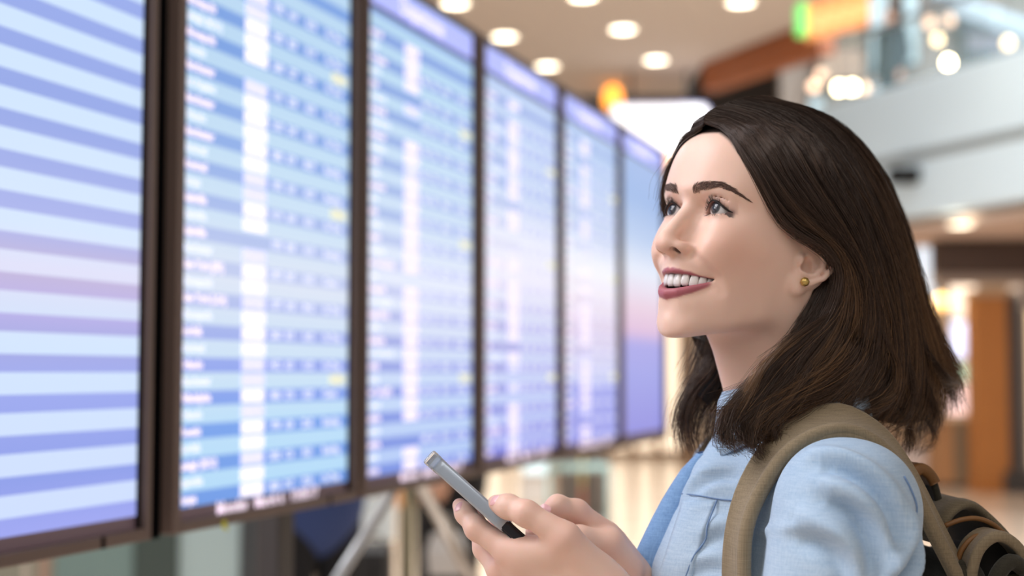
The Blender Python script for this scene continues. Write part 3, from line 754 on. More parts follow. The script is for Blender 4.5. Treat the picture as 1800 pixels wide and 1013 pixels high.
def relax(V, Q, n):
    for _ in range(n):
        acc = np.zeros_like(V); cnt = np.zeros(len(V))
        for a in range(4):
            for b in (1, 3):
                np.add.at(acc, Q[:, a], V[Q[:, (a + b) % 4]]); np.add.at(cnt, Q[:, a], 1)
        V = V * .4 + .6 * acc / cnt[:, None]
    return V
def hit(F, u, v, d0=.9, d1=1.8, step=.002):
    """first surface point of field F seen in direction (u, v)"""
    r = ray(u, v); r = r / r[1]
    o = np.array([0, 0, CAMH]); t = np.arange(d0, d1, step)
    P = o + t[:, None] * r
    c = P[len(P) // 2]; pr = [p for p in F.p if np.linalg.norm(np.cross(p.c - o, r)) / np.linalg.norm(r) < p.r + p.k + .01]
    d = F.eval(P, pr); i = np.argmax(d < 0)
    if d[i] >= 0: return None
    a, b = t[i - 1], t[i]
    for _ in range(12):
        m = (a + b) / 2
        if F.eval((o + m * r)[None], pr)[0] < 0: b = m
        else: a = m
    return o + b * r
def normal(F, P, e=.0008):
    P = np.asarray(P, float); g = []
    for ax in range(3):
        q = np.zeros(3); q[ax] = e; g.append(F.eval(P + q) - F.eval(P - q))
    g = np.stack(g, -1); return g / (np.linalg.norm(g, axis=-1, keepdims=True) + 1e-12)

# ---------------------------------------------------------------- head
F = Field()
AXF = -75.0
_ctl = []
def lev(z, pts):
    for x, f in pts: _ctl.append((x, f, z))
lev(104, [(0, -58), (23, -88), (16, -70), (16, -108), (0, -118)])
lev(90, [(0, -30), (25, -40), (40, -62), (47, -88), (38, -122), (0, -148)])
lev(75, [(0, -9), (22, -14), (38, -25), (52, -45), (60, -75), (60, -100), (45, -140), (0, -166)])
lev(56, [(0, 1), (20, -1), (37, -10), (50, -24), (61, -47), (67, -80), (68, -105), (50, -148), (0, -178)])
lev(37, [(0, 4.5), (15, 4), (30, -1), (44, -11), (55, -26), (63, -48), (70, -80), (73, -105), (53, -153), (0, -183)])
lev(22, [(0, 5.5), (12, 5), (26, 1), (38, -5), (49, -15), (56, -28), (63, -50), (69, -80), (74, -105), (54, -153), (0, -182)])
lev(12, [(0, 5.5), (10, 4), (22, .5), (34, -4), (45, -12), (53, -24), (59, -38), (65, -60), (70, -90), (73, -110), (52, -152), (0, -180)])
lev(2, [(0, -2), (9, -8), (16, -12), (29, -14), (42, -18), (52, -28), (60, -46), (66, -68), (70, -95), (69, -120), (48, -152), (0, -176)])
lev(-10, [(0, 0), (10, -7), (20, -9.5), (31, -8.6), (42, -13.4), (52, -25), (60, -42), (66, -66), (70, -95), (66, -122), (44, -150), (0, -172)])
lev(-23, [(0, 2), (12, -6), (24, -5), (35, -5), (46, -12), (55, -27), (62, -46), (67, -70), (68, -95), (62, -124), (40, -148), (0, -167)])
lev(-36, [(0, 4), (12, -2), (22, -1.5), (32, -.5), (42, -6), (52, -23), (60, -44), (65, -70), (66, -95), (58, -124), (36, -145), (0, -160)])
lev(-46, [(0, 4), (12, 1), (21, -1), (31, -1.5), (40, -7), (50, -27), (57, -47), (63, -72), (64, -95), (54, -122), (32, -140), (0, -153)])
lev(-55, [(0, 4), (12, 1.5), (22, -4), (31, -8.5), (39, -13), (48, -30), (55, -50), (61, -74), (61, -95), (50, -120), (0, -147)])
lev(-64, [(0, 2), (12, -1), (21, -9), (31, -20), (39, -22), (47, -34), (53, -53), (59, -76), (58, -95), (46, -118), (0, -142)])
lev(-75, [(0, 0), (12, -2.5), (22, -11), (31, -20), (39, -27), (46, -41), (52, -58), (57, -78), (55, -95), (0, -136)])
lev(-86, [(0, .5), (12, -1), (22, -10), (31, -22), (39, -33), (46, -48), (52, -64), (55, -80), (52, -95), (0, -130)])
lev(-95, [(0, -2.5), (11, -3), (20, -10), (30, -24), (38, -38), (45, -54), (50, -68), (53, -82), (0, -126)])
lev(-104, [(0, -1.5), (10, -4), (19, -9), (28, -24), (37, -41), (43, -57), (48, -70), (50, -84), (0, -122)])
lev(-112, [(0, -3), (9, -5), (18, -10), (27, -26), (35, -43), (41, -58), (46, -70), (48, -84), (0, -120)])
lev(-122, [(0, -3), (9, -5), (18, -13), (26, -28), (34, -45), (40, -60), (45, -72), (46, -84), (0, -118)])
lev(-135, [(0, -6), (18, -15), (34, -48), (45, -84), (0, -116)])
_c = np.array(_ctl); _c = np.concatenate([_c, _c[_c[:, 0] > 0] * [-1, 1, 1]])
_th = np.arctan2(_c[:, 0], _c[:, 1] - AXF); _rr = np.hypot(_c[:, 0], _c[:, 1] - AXF)
_X = np.stack([_th * 78, _c[:, 2]], -1)
back = np.abs(_th) > 2.9                                              # repeat the back across the seam
for sg_ in (1, -1):
    _X = np.concatenate([_X, _X[:len(_th)][back] + [[sg_ * 2 * math.pi * 78, 0]]]); _rr = np.concatenate([_rr, _rr[:len(_th)][back]])
def _tps(d2): return d2 * np.log(d2 + 1e-9) * .5
_n = len(_X); _K = _tps(((_X[:, None] - _X[None]) ** 2).sum(-1)) + np.eye(_n) * 18.0
_Pm = np.concatenate([np.ones((_n, 1)), _X / 50], 1)
_A = np.block([[_K, _Pm], [_Pm.T, np.zeros((3, 3))]])
_w = np.linalg.solve(_A, np.concatenate([_rr, np.zeros(3)]))
_gt = np.linspace(-math.pi, math.pi, 361); _gz = np.linspace(-140, 112, 253)
_G = np.stack(np.meshgrid(_gt * 78, _gz, indexing='ij'), -1).reshape(-1, 2)
_T = np.empty(len(_G))
for i in range(0, len(_G), 4000):
    q = _G[i:i + 4000]
    _T[i:i + 4000] = _tps(((q[:, None] - _X[None]) ** 2).sum(-1)) @ _w[:_n] + np.concatenate([np.ones((len(q), 1)), q / 50], 1) @ _w[_n:]
_T = np.maximum(_T.reshape(361, 253), 2.0)
_gx, _gzz = np.gradient(_T, _gt[1] - _gt[0], 1.0)
_NRM = 1 / np.sqrt(1 + (_gx / np.maximum(_T, 15)) ** 2 + _gzz ** 2)
_NRM = np.maximum(_NRM, .25)
def head_fn(H):
    x, f, z = H[..., 0], H[..., 1] - AXF, H[..., 2]
    rho = np.hypot(x, f); a = (np.arctan2(x, f) + math.pi) / (2 * math.pi) * 360; b = np.clip(z + 140, 0, 251.99)
    i = np.minimum(a.astype(int), 359); j = b.astype(int); u = a - i; w = b - j
    r = (_T[i, j] * (1 - u) + _T[i + 1, j] * u) * (1 - w) + (_T[i, j + 1] * (1 - u) + _T[i + 1, j + 1] * u) * w
    d = (rho - r) * _NRM[i, j]
    d = smax(d, z - 108.0, 14.0)
    jaw = (-117.0 - (H[..., 1] + 17) * .40 - z) / 1.077                 # under the jaw
    return smax(d, jaw, 15.0)
F.custom(head_fn, (0, -85, -5), 150, k=1, head=True)
# --- nose
F.chain([(0, -7, 4), (0, 1.5, -10), (0, 9, -23), (0, 14.2, -33)], [5.2, 5.8, 6.6, 7.4], k=9, head=True)
F.ell((0, 14.4, -39.2), (8.2, 8.2, 7.0), k=7, head=True)
for s in (1, -1):
    F.ell((s * 4.2, 15.6, -39.6), (5, 5.2, 4.8), k=5, head=True)
    F.ell((s * 12.4, 3.6, -40.2), (6.2, 10.5, 5.6), k=7, head=True)
F.chain([(0, 14, -42), (0, 6.0, -45.5)], [3.4, 3.2], k=4, head=True)
for s in (1, -1):
    F.chain([(s * 19.6, 2.0, -38), (s * 20, -1.5, -43), (s * 17, .5, -47.0)], [.8, 1.0, .7], k=5, op=-1, head=True)   # wing crease
F.chain([(0, 10.0, -53), (0, 9.2, -59)], [2.0, 2.2], k=4, op=-1, head=True)                                      # philtrum
NOSTRIL = to_head(hit(F, 1187, 442)) * [1, 1, 1]
for s in (1, -1):
    F.ell(NOSTRIL * [s, 1, 1] + [-s * .6, -.8, 1.6], (3.6, 6.4, 3.8), k=.8, op=-1, head=True, rot=_rz(s * .30))
print('nostril', NOSTRIL)
# --- smile folds
for s in (1, -1):
    F.chain([(s * 21, 1, -44), (s * 30.5, -4, -52), (s * 38, -18, -62), (s * 39.5, -25, -73)], [.8, 1.3, 1.6, .7], k=7, op=-1, head=True)
# --- lips
UP = [(33, -27.5, -61.8), (25, -15.5, -61.0), (16.5, -5.5, -60.4), (8.5, -.4, -60.2), (3, 1.4, -59.9), (0, 1.2, -60.3)]
LO = [(33, -27.5, -61.8), (26.5, -17.5, -68), (18, -7.5, -74.4), (9.5, -1.4, -79), (0, 1.0, -80.6)]
mir = lambda L_: L_ + [(-x, f, z) for x, f, z in L_[-2::-1]]
F.chain(mir(UP), [1.1, 1.6, 2.1, 2.4, 2.6, 2.5, 2.6, 2.4, 2.1, 1.6, 1.1], k=3.2, head=True)
F.chain(mir(LO), [1.6, 2.6, 3.8, 4.6, 5.0, 4.6, 3.8, 2.6, 1.6], k=3.5, head=True)
_mx = np.array([0, 6, 12, 18, 25, 33]); _mu = np.array([-62.4, -62.2, -62.0, -61.9, -61.9, -61.6]); _ml = np.array([-76.2, -75.8, -74.2, -71.4, -67.2, -62.0])
def mouth_fn(H):
    x = np.abs(H[..., 0]); z = H[..., 2]
    zu = np.interp(x, _mx, _mu); zl = np.interp(x, _mx, _ml)
    d = np.maximum(z - zu, zl - z) * .85
    return np.maximum(np.maximum(d, x - 33), -52 - H[..., 1])
F.custom(mouth_fn, (0, -15, -69), 48, k=1.6, op=-1, head=True)
# --- eyes: lids over the eyeballs, then the opening between the lids
EYE = np.array([28.2, -20.0, .3]); EYE_R = 12.0
_ex = np.array([13.6, 16.0, 19.5, 23.0, 27.0, 32.0, 35.6, 38.6, 41.0]); _eu = np.array([-4.9, -1.8, 1.8, 4.2, 5.4, 3.9, 1.4, -1.2, -3.2]); _el = np.array([-4.9, -5.6, -5.5, -5.3, -5.3, -5.2, -4.8, -4.1, -3.3])
for s in (1, -1):
    c = EYE * [s, 1, 1]
    F.ell(c, (13.6, 13.5, 13.3), k=7.0, head=True)
    F.chain([(s * 16.2, -10.2, 4.5), (s * 21.5, -7.2, 9.6), (s * 28.5, -7.0, 10.6), (s * 34, -9.2, 9.4), (s * 38.5, -12.4, 7.2)], [.4, .7, .8, .6, .2], k=3.0, op=-1, head=True)  # lid crease
    def eye_fn(H, s=s):
        x = H[..., 0] * s; z = H[..., 2]
        zu = np.interp(x, _ex, _eu); zl = np.interp(x, _ex, _el)
        return np.maximum(np.maximum(z - zu, zl - z) * .8, np.maximum(np.maximum(13.6 - x, x - 41), -27 - H[..., 1]))
    F.custom(eye_fn, (s * 30, -14, 0), 24, k=.8, op=-1, head=True)
# --- ears
def ear(s):
    # local axes: a runs backward and out, n points out of the ear
    ang = math.radians(24)
    a = np.array([s * math.sin(ang), -math.cos(ang), 0]); n = np.array([s * math.cos(ang), math.sin(ang), 0])
    o = np.array([s * 69, -95, -25.0])
    tilt = math.radians(12)                                            # the top leans back
    def E(x, z, h): 
        x2 = x * math.cos(tilt) + z * math.sin(tilt); z2 = -x * math.sin(tilt) + z * math.cos(tilt)
        return o + a * x2 + n * h + np.array([0, 0, z2])
    R_ = np.stack([a, n, np.array([0, 0, 1.])], 1)
    F.ell(E(4, 3, 0), (16, 5.0, 26), k=5, head=True, rot=R_ @ _ry(0))
    F.ell(E(-4.5, -25, 1.5), (7.5, 4.0, 9), k=5, head=True, rot=R_)     # lobe
    F.ell(E(5, 4, 7.5), (12.6, 5.2, 22), k=2.5, op=-1, head=True, rot=R_)  # hollow of the shell
    hx = [E(-9, 4, 2), E(-9, 14, 4), E(-5, 25, 5), E(4, 30, 5.5), E(14, 25, 6), E(19.5, 13, 6.5), E(20, 0, 6.5), E(16, -11, 6), E(8, -19, 4.5), E(0, -24, 3)]
    F.chain(hx, [2.0, 2.6, 3.0, 3.2, 3.3, 3.2, 3.0, 2.7, 2.4, 2.2], k=2.2, head=True)
    F.chain([E(5, 19, 3.6), E(10.5, 9, 4.4), E(12, -2, 4.8), E(8, -12, 4.6), E(0, -16, 4.4)], [2.0, 2.5, 2.7, 2.6, 2.2], k=2.5, head=True)   # inner ridge
    F.chain([E(12, 18, 3.6), E(10.5, 9, 4.4)], [1.6, 2.4], k=2.2, head=True)
    F.ell(E(-9.5, -5, 4.5), (3.4, 3.6, 6), k=3, head=True, rot=R_)     # tragus
    F.ell(E(-3.5, -14, 4.0), (4.2, 3.4, 3.4), k=2.5, head=True, rot=R_)
    F.ell(E(-2, -6, 3), (5.5, 6.5, 7.5), k=2, op=-1, head=True, rot=R_)  # bowl
    F.chain([E(-6.2, -9, 6), E(-5, -12, 6)], [1.5, 1.4], k=1.5, op=-1, head=True)
    return E
EAR = ear(1); ear(-1)
# ---------------------------------------------------------------- neck, trunk, arms and hands (world metres)
NECK = np.array([.262, 1.33, 1.385])                                    # base of the neck
BYAW = math.radians(84); bf = np.array([-math.sin(BYAW), -math.cos(BYAW), 0]); bl = np.array([math.cos(BYAW), -math.sin(BYAW), 0]); bu = np.array([0, 0, 1.])
def body(l, f, u): return NECK + bl * l + bf * f + bu * u
SH_L = np.array([.272, 1.168, 1.318]); SH_R = body(-.165, .0, -.067)
EL_L = np.array([.232, 1.135, 1.055]); EL_R = body(-.20, .05, -.33)
sk = from_head((0, -92, -62))
F.cap(sk - bf * .010, NECK - bf * .010, .046, .052, k=.018)
F.cap(from_head((0, -86, -104)), body(0, .028, -.03), .016, .022, k=.020)
F.chain([from_head((52, -100, -58)), body(.02, .036, -.045)], [.012, .009], k=.02)
F.chain([from_head((-44, -112, -60)), body(-.02, .030, -.045)], [.010, .008], k=.02)
F.cap(body(-.10, -.012, -.060), body(.10, -.012, -.060), .036, .036, k=.05)
F.ell(body(0, .005, -.20), (.150, .098, .20), k=.05, rot=np.stack([bl, bf, bu], 1))
for s in (1, -1): F.ell(body(s * .075, .075 if s > 0 else .025, -.215), (.058, .055, .062), k=.03, rot=np.stack([bl, bf, bu], 1))
F.ell(body(0, .0, -.44), (.145, .10, .16), k=.06, rot=np.stack([bl, bf, bu], 1))
WR_L = at(1080, 1066, 1.205); WR_R = at(1128, 1050, 1.335)
for S_, E_, W_ in ((SH_L, EL_L, WR_L), (SH_R, EL_R, WR_R)):
    F.cap(S_, E_, .047, .040, k=.03)
    F.cap(E_, E_ + (W_ - E_) * .5, .040, .034, k=.015)
    F.cap(E_ + (W_ - E_) * .5, W_, .034, .025, k=.012)
# left hand: palm up under the phone, thumb along its near edge
def hand_pts(L): return [at(*p) for p in L]
HANDS = {}
def finger(nm, pts, rad, k=.005):
    P = hand_pts(pts); F.chain(P, rad, k=k); HANDS[nm] = (P, rad)
    for p, r in list(zip(P, rad))[1:-1]: F.ell(p, (r * 1.06,) * 3, k=.006)
    return P
mcp = hand_pts([(893, 968, 1.225), (880, 1003, 1.243), (892, 1030, 1.262), (912, 1052, 1.280)])
for m_ in mcp: F.cap(WR_L + (m_ - WR_L) * .18, m_, .0165, .0118, k=.016)
F.cap(at(1040, 1010, 1.215), at(930, 985, 1.225), .017, .014, k=.015)
F.cap(at(1062, 1028, 1.20), at(992, 950, 1.195), .0175, .0150, k=.018)          # ball of the thumb
F.cap(at(975, 965, 1.205), at(915, 970, 1.22), .012, .011, k=.014)              # web
finger('thumb', [(995, 945, 1.192), (925, 903, 1.200), (893, 891, 1.212), (872, 886, 1.220)], [.0122, .0102, .0096, .0078])
finger('index', [(893, 968, 1.225), (838, 930, 1.236), (818, 903, 1.249), (808, 889, 1.258)], [.0116, .0094, .0082, .0066])
finger('middle', [(880, 1003, 1.243), (852, 965, 1.262), (838, 925, 1.282), (836, 905, 1.290)], [.0112, .0093, .0083, .0066])
finger('ring', [(892, 1030, 1.262), (872, 985, 1.288), (866, 940, 1.302), (868, 920, 1.306)], [.0108, .0088, .0080, .0064])
finger('little', [(912, 1052, 1.280), (897, 1005, 1.305), (895, 965, 1.316), (898, 950, 1.318)], [.0098, .0078, .0070, .0058])
# right hand, behind: fingers bent over the phone, index hooked towards the left thumb
mcr = hand_pts([(1062, 948, 1.300), (1058, 975, 1.322), (1056, 1000, 1.340), (1060, 1022, 1.356)])
for m_ in mcr: F.cap(WR_R + (m_ - WR_R) * .15, m_, .0165, .0122, k=.016)
F.cap(at(1110, 1020, 1.312), at(1072, 962, 1.302), .019, .015, k=.018)
finger('index_r', [(1062, 938, 1.302), (1014, 899, 1.292), (980, 889, 1.284), (962, 899, 1.279)], [.0122, .0098, .0088, .0070])
finger('middle_r', [(1058, 968, 1.326), (1008, 922, 1.322), (968, 922, 1.305), (936, 936, 1.292)], [.0116, .0096, .0086, .0068])
finger('ring_r', [(1056, 1000, 1.340), (1010, 955, 1.338), (985, 960, 1.325), (976, 972, 1.316)], [.0110, .0092, .0082, .0066])
finger('little_r', [(1060, 1022, 1.356), (1022, 985, 1.356), (1002, 990, 1.343), (995, 1000, 1.336)], [.0100, .0080, .0072, .0060])
finger('thumb_r', [(1104, 1000, 1.296), (1072, 955, 1.284), (1018, 946, 1.274), (984, 958, 1.266)], [.0145, .0122, .0104, .0080])

import time as _time
_t0 = _time.time()
V, Q = F.mesh((-.12, 1.03, .83), (.50, 1.60, 1.68), .0014)
print('body mesh', len(V), len(Q), round(_time.time() - _t0, 1), 's')
# ---- skin colours: lips, blush, nails, darker lash line, shaded nostrils
H = to_head(V)
def dist_chain(P, pts):
    best = np.full(len(P), 1e9); pts = [np.array(p, float) for p in pts]
    for a, b in zip(pts[:-1], pts[1:]):
        ba = b - a; t = np.clip((P - a) @ ba / (ba @ ba + 1e-12), 0, 1)
        best = np.minimum(best, np.linalg.norm(P - a - t[:, None] * ba, axis=1))
    return best
def blend(c, m, col): return c * (1 - m[:, None]) + np.array(col)[None, :3] * m[:, None]
SKIN = rgb(233, 197, 179)
C = np.tile(np.array(SKIN[:3]), (len(V), 1))
sst = lambda a, b, x: np.clip((x - a) / (b - a), 0, 1) ** 2 * (3 - 2 * np.clip((x - a) / (b - a), 0, 1))
for s in (1, -1):
    C = blend(C, .27 * np.exp(-((np.linalg.norm((H - [s * 48, -20, -36]) / [1, 1.5, 1.1], axis=1) / 25) ** 2)), rgb(216, 142, 114))
C = blend(C, .22 * np.exp(-(np.linalg.norm(H - [0, 18, -42], axis=1) / 11) ** 2), rgb(222, 150, 132))
for L_, w0 in ((UP, [1.3, 1.9, 2.5, 2.9, 3.1, 2.9]), (LO, [1.6, 2.8, 4.2, 5.2, 5.6])):
    P_ = mir(L_); W_ = w0 + w0[-2::-1]
    d = np.full(len(V), 1e9)
    for i in range(len(P_) - 1):
        a, b = np.array(P_[i], float), np.array(P_[i + 1], float); ba = b - a
        t = np.clip((H - a) @ ba / (ba @ ba), 0, 1); q = np.linalg.norm(H - a - t[:, None] * ba, axis=1)
        d = np.minimum(d, q - (W_[i] + (W_[i + 1] - W_[i]) * t))
    C = blend(C, 1 - sst(-.1, 1.0, d), rgb(172, 98, 108))
for s in (1, -1):
    C = blend(C, .9 * (1 - sst(.85, 1.05, np.sqrt((((H - (NOSTRIL * [s, 1, 1] + [-s * .6, -.8, 1.6])) / [3.7, 6.5, 3.9]) ** 2).sum(1)))), rgb(70, 32, 28))  # dark red nostril lining, with the shade of the hollow painted in
inm = (mouth_fn(H) < .3) & (H[:, 1] < 2 - np.abs(H[:, 0]) * .75)
C[inm] = rgb(96, 30, 32)[:3]
for s in (1, -1):                                                       # lash line and a soft shade of make-up on the lid
    ux = np.interp(H[:, 0] * s, _ex, _eu); g = (np.abs(H[:, 0]) > 13) & (np.abs(H[:, 0]) < 46) & (H[:, 1] > -26) & (H[:, 0] * s > 0)
    dz = (H[:, 2] - ux) * np.interp(H[:, 0] * s, [13, 18, 27, 32, 41], [.7, .75, 1, .72, .62])
    C = blend(C, np.where(g, .95 * np.exp(-(np.maximum(dz, 0) / np.interp(H[:, 0] * s, [15, 27, 34, 40], [.8, 1.2, 1.7, 1.9])) ** 2) * (dz > -2.5) * sst(14.5, 19, np.abs(H[:, 0])) * (1 - sst(43, 45.5, np.abs(H[:, 0]))), 0), rgb(62, 42, 40))
    C = blend(C, np.where(g, .30 * np.exp(-(np.maximum(dz, 0) / 5.5) ** 2) * (dz > -.5), 0), rgb(160, 110, 106))
    lx = np.interp(H[:, 0] * s, _ex, _el); dl = lx - H[:, 2]
    C = blend(C, np.where(g, .55 * np.exp(-(np.maximum(dl, 0) / .8) ** 2) * (dl > -1.2) * sst(15, 20, np.abs(H[:, 0])) * (1 - sst(40, 43, np.abs(H[:, 0]))), 0), rgb(96, 62, 58))
for nm, (P, rad) in HANDS.items():                                      # knuckles a little redder, finger tips pinker
    for p, r, a in [(P[-1], .011, .35), (P[1], .013, .22), (P[0], .016, .22)]:
        C = blend(C, a * np.exp(-(np.linalg.norm(V - p, axis=1) / r) ** 2), rgb(216, 136, 124))
skin_m = bpy.data.materials.new('skin'); skin_m.use_nodes = True
_nt = skin_m.node_tree; _p = _nt.nodes['Principled BSDF']
_a = _nt.nodes.new('ShaderNodeAttribute'); _a.attribute_name = 'tint'
_tc = _nt.nodes.new('ShaderNodeTexCoord'); _n1 = _nt.nodes.new('ShaderNodeTexNoise'); _n1.inputs['Scale'].default_value = 900; _n1.inputs['Detail'].default_value = 2
_bp = _nt.nodes.new('ShaderNodeBump'); _bp.inputs['Strength'].default_value = .06; _bp.inputs['Distance'].default_value = .0006
_nt.links.new(_tc.outputs['Object'], _n1.inputs['Vector']); _nt.links.new(_n1.outputs['Fac'], _bp.inputs['Height']); _nt.links.new(_bp.outputs[0], _p.inputs['Normal'])
_nt.links.new(_a.outputs['Color'], _p.inputs['Base Color'])
_p.inputs['Roughness'].default_value = .46; _p.inputs['Specular IOR Level'].default_value = .42
_p.inputs['Subsurface Weight'].default_value = .35; _p.inputs['Subsurface Radius'].default_value = (1, .35, .2); _p.inputs['Subsurface Scale'].default_value = .004
person = np_mesh('person', V, Q, skin_m)
colour_attr(person, C)
tag(person, 'smiling dark haired woman in a light blue shirt, looking up and holding a phone', 'person')

# ---- eyes
white_m = bpy.data.materials.new('eye'); white_m.use_nodes = True
_nt = white_m.node_tree; _p = _nt.nodes['Principled BSDF']; _a = _nt.nodes.new('ShaderNodeAttribute'); _a.attribute_name = 'tint'
_nt.links.new(_a.outputs['Color'], _p.inputs['Base Color']); _p.inputs['Roughness'].default_value = .08; _p.inputs['Specular IOR Level'].default_value = .6
_p.inputs['Coat Weight'].default_value = .15; _p.inputs['Coat Roughness'].default_value = .03
def eyeball(s):
    c = EYE * [s, 1, 1]
    tgt = at(1256, 364, 1.2) if s > 0 else at(1181, 363, 1.2)
    # the gaze: iris where the photograph shows it
    o = np.array([0, 0, CAMH]); r = tgt - o; r /= np.linalg.norm(r)
    cw = from_head(c); b = (o - cw) @ r; disc = b * b - ((o - cw) @ (o - cw) - (EYE_R / 1000) ** 2)
    p = o + r * (-b - math.sqrt(max(disc, 0))); g = (p - cw) / np.linalg.norm(p - cw)
    if s < 0: g = EYEG
    else: globals()['EYEG'] = g
    nu, nv = 48, 40; a = np.cross(g, [0, 0, 1.]); a /= np.linalg.norm(a); b2 = np.cross(a, g)
    VV, CC = [], []
    for i in range(nv + 1):
        th = math.pi * i / nv if i > nv * .4 else math.pi * .4 * (i / (nv * .4)) ** 1.0
        rr = EYE_R / 1000 * (1 + .045 * math.exp(-(th / .42) ** 4))
        for k in range(nu):
            ph = 2 * math.pi * k / nu
            VV.append(cw + rr * (g * math.cos(th) + math.sin(th) * (a * math.cos(ph) + b2 * math.sin(ph))))
            d = EYE_R * math.sin(th) if th < 1.5 else 99
            if d < 2.0: col = (.004, .004, .005)
            elif d < 5.3: 
                t = (d - 2.0) / 3.3; j = .8 + .35 * math.sin(ph * 17 + 3 * math.sin(ph * 5)); col = (.050 * j + .03 * (1 - t), .068 * j, .080 * j)
            elif d < 6.2: t = (d - 5.3) / .9; col = (.02 + .5 * t, .022 + .48 * t, .028 + .46 * t)
            else: col = (.60, .57, .56)
            CC.append(col)
    Fq = [(i * nu + k, i * nu + (k + 1) % nu, (i + 1) * nu + (k + 1) % nu, (i + 1) * nu + k) for i in range(nv) for k in range(nu)]
    o_ = np_mesh('eye', np.array(VV), np.array(Fq), white_m, person); colour_attr(o_, np.array(CC))
eyeball(1); eyeball(-1)
# ---- teeth: an arch of single teeth, upper row in view
tooth_m = mat('enamel', rgb(232, 226, 222), .18, spec=.6, sss=.0)
gum_m = mat('gum', rgb(150, 66, 66), .3)
arch = [(4.0, -2.4, 8.7, 11.2), (11.4, -4.2, 7.6, 10.0), (17.6, -8.6, 8.2, 10.6), (22.2, -14.2, 7.7, 9.2), (25.2, -20.4, 7.5, 8.0), (27.4, -27.6, 8.8, 6.8)]
mouth_root = None
def tooth(x, f, w, h, ang, ztop, lower=False):
    n = 7; P = []; R_ = _rz(ang)
    for iz in range(n):
        t = iz / (n - 1)
        wz = w / 2 * (.80 + .20 * math.sin(min(t * 1.25, 1) * math.pi * .55)) * (1 if t < .86 else .90)
        dz = 2.6 * (1 - .35 * t)
        if iz == n - 1: wz *= .8; dz *= .6
        for k in range(12):
            a = 2 * math.pi * k / 12; cx = math.copysign(abs(math.cos(a)) ** .6, math.cos(a)) * wz; cy = math.copysign(abs(math.sin(a)) ** .7, math.sin(a)) * dz
            q = np.array([cx, cy + .8 * math.sin(t * math.pi), 0]) @ R_.T
            P.append((x + q[0], f - 2.2 + q[1], ztop - h * t - (.5 * (1 - (2 * k / 12 - 1) ** 2) if iz == n - 1 else 0) if not lower else ztop + h * t))
    Fq = [tuple(i * 12 + j for j in range(12)) for i in ()]
    Fq = [(i * 12 + k, i * 12 + (k + 1) % 12, (i + 1) * 12 + (k + 1) % 12, (i + 1) * 12 + k) for i in range(n - 1) for k in range(12)]
    Fq += [tuple(range(12))[::-1], tuple((n - 1) * 12 + k for k in range(12))]
    MB().add(from_head(np.array(P)), Fq).build('tooth', tooth_m, person, True)
for s in (1, -1):
    for (x, f, w, h) in arch:
        ang = -s * min(1.25, max(0, (x / 24.0)) ** 1.6 * 1.15)
        tooth(s * x, f, w, h, ang, -61.6 + .02 * x)
    for (x, f, w, h) in [(2.7, -4, 5.2, 8), (8.0, -5.2, 5.4, 8), (13.2, -8.4, 5.8, 8), (17.4, -13, 6, 8)]:
        tooth(s * x, f, w, h, -s * (x / 24.0) ** 1.6 * 1.1, -84.0 + x * .16, True)
MB().tube([from_head(p) for p in mir([(27.5, -31, -59.4), (25, -23.5, -59.4), (21.5, -16, -59.4), (12.4, -8.2, -59.6), (4, -5.9, -59.8), (0, -5.7, -59.8)])], .0021, 10).build('gum', gum_m, person, True)
# ---- earring
def ear_hit(u, v):
    p = hit(F, u, v); return p
pe = ear_hit(1413, 497); ne = normal(F, pe[None])[0]
MB().lathe([(.0002, -.0042), (.0030, -.0030), (.0043, 0), (.0030, .0030), (.0002, .0042)], tuple(pe + ne * .0024), 20).build('earring', mat('matte_gold', rgb(206, 176, 104), .35, .85), person, True)

# ---- finger nails
nail_m = mat('nail', rgb(228, 176, 178), .22)
def nail(u, v, r1, r2, ax_):
    p = hit(F, u, v)
    if p is None: return
    n_ = normal(F, p[None], .002)[0]; a_ = np.array(ax_, float); a_ -= n_ * a_.dot(n_); a_ /= np.linalg.norm(a_); b_ = np.cross(n_, a_)
    V_ = [p + n_ * .0006]; m = 16
    for rr, dz in ((.55, .0003), (1, -.0008)):
        for k in range(m):
            t = 2 * math.pi * k / m; c_, s_ = math.copysign(abs(math.cos(t)) ** .8, math.cos(t)), math.copysign(abs(math.sin(t)) ** .8, math.sin(t))
            V_.append(p + n_ * dz + a_ * r1 * rr * c_ + b_ * r2 * rr * s_)
    F_ = [(0, 1 + k, 1 + (k + 1) % m) for k in range(m)] + [(1 + k, 1 + m + k, 1 + m + (k + 1) % m, 1 + (k + 1) % m) for k in range(m)]
    MB().add(V_, F_).build('fingernail', nail_m, person, True)
nail(958, 895, .0055, .0045, (-.8, 0, .5)); nail(805, 890, .005, .004, (-.4, 0, .9)); nail(868, 879, .006, .0045, (-.9, 0, .3)); nail(932, 934, .004, .0035, (-.8, 0, .4))
